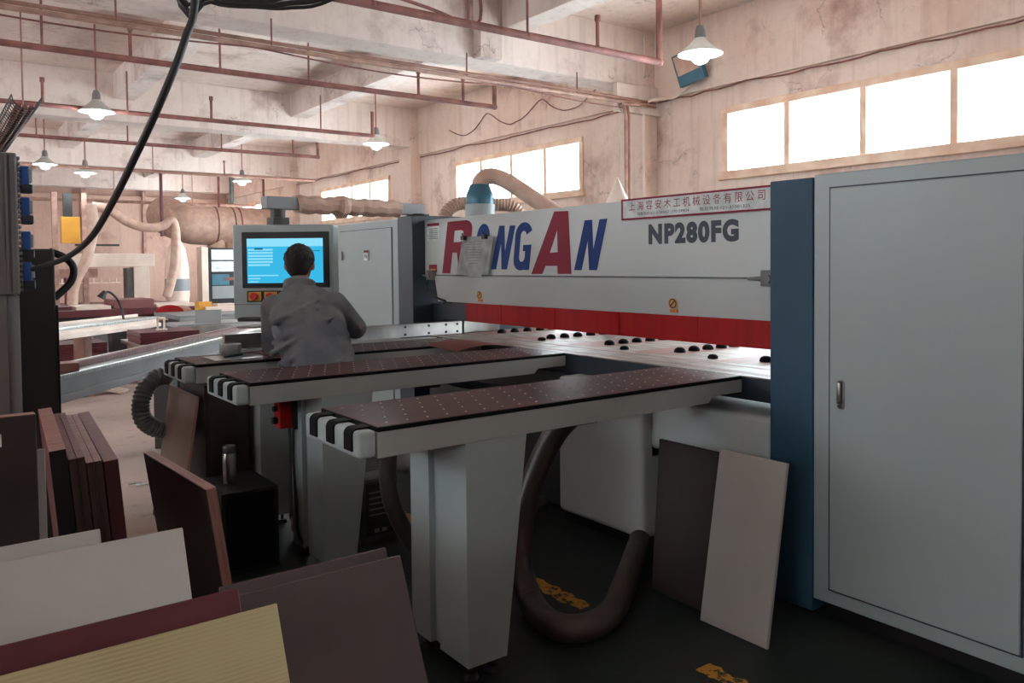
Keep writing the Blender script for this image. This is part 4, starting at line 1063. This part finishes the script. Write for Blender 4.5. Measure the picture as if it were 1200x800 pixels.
tag(MB().tube([(2.75, 17.6, 2.72), (3.05, 17.6, 2.66), (3.4, 17.6, 2.42), (3.75, 17.6, 2.32), (4.05, 17.6, 2.36), (4.2, 17.6, 2.46), (4.27, 17.6, 2.40), (4.3, 17.6, 2.1), (4.25, 17.6, 1.5), (4.1, 17.6, .9)], .095, n=14, rib=.05, ribd=.006, smooth=6).build('dust_hose', M_['hosel'], None, True), 'sagging pale dust hose arching above the cream router', 'hose')
t = thing('filter_bag', (4.5, 18.3, 0), 'tall pale dust filter bag with grey band beside the router', 'filter bag')
MB().lathe([(.001, .55), (.2, .55), (.25, .9), (.24, 1.5), (.18, 1.9), (.08, 2.1), (.001, 2.12)], (4.48, 18.3, 0), 20).build('bag', M_['cnc'], t, True)
MB().lathe([(.252, 1.0), (.256, 1.02), (.254, 1.24), (.25, 1.26)], (4.48, 18.3, 0), 20).build('band', M_['greyl'], t, True)
MB().cyl((4.48, 18.3, 0), (4.48, 18.3, .55), .2, n=16).build('drum', M_['grey'], t, True)
t = thing('dust_duct', (6, 20, 2.4), 'very large pale cylindrical duct running below the ceiling at the back', 'duct')
MB().cyl((5.5, 20, 2.5), (7.25, 20, 2.5), .46, n=28).build('pipe', M_['hosel'], t, True)
MB().tube([(5.5, 20, 2.5), (5.3, 20, 2.5), (5.1, 20.15, 2.56), (4.95, 20.5, 2.68), (4.9, 21, 2.8)], [.46, .46, .46, .46, .46], n=24, smooth=1).build('elbow', M_['hosel'], t, True)
b = MB()
for x in (5.75, 6.15, 6.3): b.cyl((x, 20, 2.5), (x+.03, 20, 2.5), .475, n=28)
b.build('flanges', M_['rust'], t, True)
MB().cyl((6.25, 19.9, 2.1), (6.25, 19.9, 1.75), .30, .12, n=20).cyl((5.75, 19.9, 2.1), (5.95, 19.9, 1.75), .25, .1, n=20).build('hopper', M_['hosel'], t, True)
for x in (5.9, 7.0): MB().cyl((x, 20, 2.5), (x, 20, ZC), .03, n=8).build('hanger', M_['rust'], t)
t = thing('electrical_cabinet', (5.7, 18.6, 0), 'pale cabinet with papers and blue boxes left of the control panel, far back', 'cabinet')
MB().box(5.0, 5.14, 18.3, 18.7, 0, 1.95, .008).build('side_post', M_['cnc'], t)
MB().box(5.14, 5.8, 18.35, 18.75, 0, 1.93, .008).build('body', M_['black'], t)
b = MB()
for i in range(2):
    b.box(5.22, 5.75, 18.33, 18.352, 1.66-i*.26, 1.89-i*.26, .004)
b.build('paper_panels', M_['paper'], t)
MB().box(5.22, 5.6, 18.32, 18.352, 1.1, 1.34, .004).build('blue_panel', M_['teal'], t)
MB().box(5.22, 5.75, 18.33, 18.352, .8, 1.08, .004).build('lower_panel', M_['greyl'], t)
MB().box(5.5, 5.75, 18.31, 18.33, 1.2, 1.27, .004).build('red_switch', M_['redw'], t)
# far partition panels and posts on the far wall
for i, (x0, x1) in enumerate(((1.0, 3.6), (3.65, 5.1), (5.15, 7.3))):
    struct(MB().box(x0, x1, YF-.12, YF-.02, 0, 3.5, .01).build('trim_%d' % k, M_['wallfar'])); k += 1
for x in (1.5, 3.62, 5.12): struct(MB().box(x-.04, x+.04, YF-.18, YF-.1, 0, 3.66).build('trim_%d' % k, M_['conduit'])); k += 1
tag(MB().cyl((4.4, 19.2, 2.2), (4.4, 19.2, ZC), .035, n=10).build('drop_pipe', M_['redd'], None, True), 'vertical dark red pipe dropping from the ceiling above the filter bag', 'pipe')
tag(MB().cyl((5.9, 19.0, 2.98), (5.9, 19.0, ZC), .05, n=10).build('drop_pipe', M_['hoseg'], None, True), 'dark vertical pipe standing on the big duct, left of the farthest pillar', 'pipe')

# ------------------------------------------------------------------ operator
def caps(b, a, c, r0, r1, n=7, sc=(1, 1, 1)):
    a = Vector(a); c = Vector(c); L = (c-a).length
    k = max(2, int(L/(min(r0, r1)*.35)))
    for i in range(k+1):
        t = i/k; b.sph(a.lerp(c, t), r0+(r1-r0)*t, sc, n)
def remesh_build(b, name, m, parent, vox, sm=6, seed_disp=None):
    o = b.build(name, m, parent, 'all')
    md = o.modifiers.new('r', 'REMESH'); md.mode = 'VOXEL'; md.voxel_size = vox; md.use_smooth_shade = True
    if sm:
        s = o.modifiers.new('s', 'SMOOTH'); s.iterations = sm; s.factor = .5
    dg = bpy.context.evaluated_depsgraph_get()
    me = bpy.data.meshes.new_from_object(o.evaluated_get(dg))
    o.modifiers.clear(); old = o.data; o.data = me
    if not me.materials: me.materials.append(m)
    me.polygons.foreach_set('use_smooth', [True]*len(me.polygons))
    return o
PO = Vector((1.795, 4.30, 0))-Rv*.105
per = thing('person', (PO.x, PO.y, 0), 'person in a blue-grey work jacket with short black hair, leaning over towards the control screen', 'person')
def W(r, f, z): return PO+Rv*r+F*f+Vector((0, 0, z))
RM = Matrix.Identity(4)
for i in range(3): RM[i][0] = Rv[i]; RM[i][1] = F[i]
# key joints (right, forward, up) ; he stands with weight forward
HIP = (0.11, 0.02, .90); SHC = (-.035, .22, 1.29); NECK = (-.06, .27, 1.375); HEAD = (-.075, .335, 1.515)
shL = (-.20, .23, 1.255); shR = (.155, .21, 1.27)
elL = (-.245, .34, 1.015); elR = (.255, .33, 1.125)
haL = (-.13, .60, 1.03); haR = (.07, .56, 1.16)
feet = [((.0, -.02), -1), ((.24, .03), 1)]
skin = MB()
def S(p): return W(*p)
# body: one surface
b = MB()
caps(b, S(HIP), S((.05, .10, 1.08)), .125, .12, 8, (1, 1, 1)); caps(b, S((.05, .10, 1.08)), S((-.03, .20, 1.22)), .115, .085, 8)
caps(b, S(shL), S(shR), .065, .065); caps(b, S(NECK), S((-.068, .30, 1.42)), .056, .052)
caps(b, S(shL), S(elL), .05, .04); caps(b, S(elL), S(haL), .038, .026)
caps(b, S(shR), S(elR), .05, .04); caps(b, S(elR), S(haR), .038, .026)
for (fr, ff), sgn in feet:
    caps(b, S((fr*.8+.02, .02, .88)), S((fr*1.0, .05, .48)), .085, .058); caps(b, S((fr, .05, .48)), S((fr, ff, .09)), .055, .038)
    caps(b, S((fr, ff-.04, .045)), S((fr*1.15, ff+.14, .035)), .034, .026)
# head: skull, jaw, nose, ears
H = S(HEAD)
tilt = Matrix.Rotation(math.radians(-14), 4, Rv)
def HP(r, f, z): return H+tilt @ (Rv*r+F*f+Vector((0, 0, z)))
b.sph(H, .088, (.88, 1, 1.08), 14, RM); b.sph(HP(0, .03, -.035), .07, (.85, .95, 1.1), 12, RM); b.sph(HP(0, .06, -.075), .036, (1, .8, .8), 10, RM)
caps(b, HP(0, .088, .01), HP(0, .108, -.022), .010, .016); caps(b, HP(-.02, .088, -.055), HP(.02, .088, -.055), .009, .009)
for sg in (-1, 1): b.sph(HP(sg*.083, .0, -.012), .024, (.4, .8, 1.25), 8, RM); b.sph(HP(sg*.03, .078, .022), .014, (1, .7, .7), 8, RM)
# hands: palm plus five unequal bent fingers
def hand(b, wr, dirv, side):
    wr = Vector(wr); d = Vector(dirv).normalized(); up = Vector((0, 0, 1)); lat = d.cross(up).normalized()*side
    up = lat.cross(d)*side
    pal = wr+d*.05
    caps(b, wr, pal, .022, .024); 
    for k_, (o_, L_) in enumerate(((-.03, .062), (-.010, .072), (.011, .068), (.031, .052))):
        a = pal+lat*o_+d*.028; p1 = a+d*L_*.5+up*.004; p2 = p1+d*L_*.33-Vector((0, 0, L_*.22)); p3 = p2+d*L_*.12-Vector((0, 0, L_*.25))
        caps(b, pal+lat*o_*.6, a, .013, .0095); caps(b, a, p1, .0095, .009); caps(b, p1, p2, .009, .0082); caps(b, p2, p3, .0082, .0072)
    th = wr+d*.02-lat*.026
    caps(b, wr+d*.005-lat*.012, th, .014, .012); caps(b, th, th+d*.03-lat*.016-Vector((0, 0, .008)), .0115, .010); caps(b, th+d*.03-lat*.016-Vector((0, 0, .008)), th+d*.055-lat*.014-Vector((0, 0, .018)), .010, .0085)
hand(b, S(haL), F+Vector((0, 0, .05)), 1); hand(b, S(haR), F-Rv*.2, -1)
remesh_build(b, 'body', M_['skin'], per, .006, 4)
# hair cap
b = MB(); b.sph(HP(0, -.010, .022), .096, (.90, .98, 1.0), 14, RM); b.sph(HP(0, -.035, -.02), .078, (.93, .75, 1.0), 12, RM); b.sph(HP(0, .03, .055), .068, (.95, .9, .7), 12, RM)
for sg in (-1, 1): caps(b, HP(sg*.07, -.01, .0), HP(sg*.074, .015, -.005), .02, .014)
for i in range(220):
    a = random.uniform(0, 2*PI); c_ = random.uniform(-.2, 1); q = math.sqrt(max(0, 1-c_*c_))
    b.sph(HP(.086*q*math.cos(a), -.012+.092*q*math.sin(a)*(1 if math.sin(a) < 0 else .75), .025+.092*c_), .009, n=3)
remesh_build(b, 'hair', M_['hair'], per, .005, 2)
# jacket
b = MB()

for p, r_, sx in (((.115, .0, .78), .175, 1.25), ((.115, .01, .84), .175, 1.25), ((.11, .03, .91), .172, 1.25), ((.095, .055, .98), .168, 1.25), ((.065, .09, 1.06), .165, 1.3), ((.03, .13, 1.14), .16, 1.36), ((0, .17, 1.20), .145, 1.45), ((-.033, .20, 1.25), .12, 1.55), ((-.038, .215, 1.29), .09, 1.75)):
    b.sph(S(p), r_, (sx, .82, 1), 14, RM)
caps(b, S(shL), S(shR), .082, .082)
caps(b, S((-.12, .23, 1.31)), S((-.06, .26, 1.35)), .06, .06); caps(b, S((.07, .22, 1.315)), S((-.05, .26, 1.35)), .06, .06)
caps(b, S(shL), S(elL), .083, .068); caps(b, S(elL), S((-.15, .54, 1.03)), .066, .046)
caps(b, S(shR), S(elR), .084, .07); caps(b, S(elR), S((.095, .52, 1.155)), .068, .048)
caps(b, S((-.05, .225, 1.32)), S((-.062, .262, 1.375)), .092, .074)
# folds
for i in range(16):
    z = .82+i*.028; u = random.uniform(-.14, .14)+.11*(1.25-z)/.35; y_ = -.135+ (z-.82)*.42
    caps(b, S((u-.07, y_, z)), S((u+.06, y_+.015, z+random.uniform(-.05, .08))), .021, .009)
for sg, s0, e0 in ((-1, shL, elL), (1, shR, elR)):
    for i in range(4):
        t_ = .25+i*.2; c0 = Vector(s0).lerp(Vector(e0), t_); caps(b, S((c0.x+sg*.03, c0.y-.07, c0.z+.02)), S((c0.x+sg*.06, c0.y-.04, c0.z-.03)), .012, .008)
# yoke and back pleats, cuffs
caps(b, S((-.17, .125, 1.225)), S((.13, .115, 1.24)), .012, .012)
caps(b, S((-.135, .11, 1.21)), S((-.04, -.09, .95)), .011, .013); caps(b, S((.115, .10, 1.225)), S((.17, -.08, .93)), .011, .013)
jk = remesh_build(b, 'jacket', M_['jacket'], per, .0095, 3)
# collar ring, yoke seam
b = MB()
cpts = []
for i in range(15):
    a = PI*.5+2*PI*i/14
    cpts.append(S((-.06+.076*math.cos(a), .272+.072*math.sin(a), 1.37-.02*math.sin(a))))
b.tube(cpts, .024, n=8, smooth=2)
b.tube([p+Vector((0, 0, .03)) for p in cpts], .02, n=8, smooth=2)
remesh_build(b, 'collar', M_['jacket'], per, .007, 2)
# trousers
b = MB()
b.sph(S((.115, .01, .86)), .15, (1.12, .85, .9), 12, RM)
for (fr, ff), sgn in feet:
    caps(b, S((fr*.8+.02, .02, .84)), S((fr, .05, .48)), .105, .08); caps(b, S((fr, .05, .48)), S((fr, ff, .10)), .08, .068)
remesh_build(b, 'trousers', M_['trouser'], per, .012, 5)
for (fr, ff), sgn in feet:
    b = MB(); caps(b, S((fr, ff-.05, .05)), S((fr*1.15, ff+.17, .042)), .046, .038); b.sph(S((fr, ff-.03, .08)), .05, n=8)
    s_ = remesh_build(b, 'shoe', M_['shoe'], per, .007, 3)
    zmin = min(v.co.z for v in s_.data.vertices)
    for v in s_.data.vertices: v.co.z = max(v.co.z, .002)

# ------------------------------------------------------------------ daylight
w = bpy.data.worlds.new('World'); SC.world = w; w.use_nodes = True
nt = w.node_tree; bg = nt.nodes['Background']
bg.inputs['Color'].default_value = (.86, .95, 1, 1); bg.inputs['Strength'].default_value = 16.5
def portal(x, y0, y1, z0, z1, flip):
    L = bpy.data.lights.new('window_portal', 'AREA'); L.shape = 'RECTANGLE'; L.size = y1-y0; L.size_y = z1-z0
    L.cycles.is_portal = True
    o = bpy.data.objects.new('window_portal', L); COL.objects.link(o)
    o.location = (x, (y0+y1)/2, (z0+z1)/2)
    d = Vector((1 if flip else -1, 0, 0)); o.rotation_euler = d.to_track_quat('-Z', 'Z').to_euler()
    # make the long side run along y
    o.rotation_euler = Matrix(((0, 0, -d.x), (1*(-d.x) if False else 1, 0, 0), (0, 1, 0))).to_euler() if False else o.rotation_euler
    return o
for (a, b_) in bays:
    portal(XW+.2, a, b_, WZ0, WZ1, False); portal(XW+.2, a, b_, LZ0, LZ1, False)
for (a, b_, c, d) in lh: portal(XL-.2, a, b_, c, d, True)

# ------------------------------------------------------------------ camera
cd = bpy.data.cameras.new('camera'); cam = bpy.data.objects.new('camera', cd); COL.objects.link(cam)
yaw, pitch, roll = .6342, .0322, .0103
cp, sp = math.cos(pitch), math.sin(pitch)
fwd = Vector((math.sin(yaw)*cp, math.cos(yaw)*cp, -sp)); right = Vector((math.cos(yaw), -math.sin(yaw), 0)); down = fwd.cross(right)
r2 = right*math.cos(roll)+down*math.sin(roll); d2 = -right*math.sin(roll)+down*math.cos(roll)
m = Matrix.Identity(4)
for i in range(3): m[i][0] = r2[i]; m[i][1] = -d2[i]; m[i][2] = -fwd[i]
m.translation = Vector((0, 0, 1.5)); cam.matrix_world = m
cd.sensor_fit = 'HORIZONTAL'; cd.sensor_width = 36; cd.lens = 942.9/1200*36
cd.shift_y = -(400-339.8)/1200
cd.clip_start = .05; cd.clip_end = 200
SC.camera = cam
SC.view_settings.view_transform = 'Standard'; SC.view_settings.look = 'None'; SC.view_settings.gamma = 1
SC.view_settings.use_curve_mapping = False; SC.view_settings.exposure = 0.3
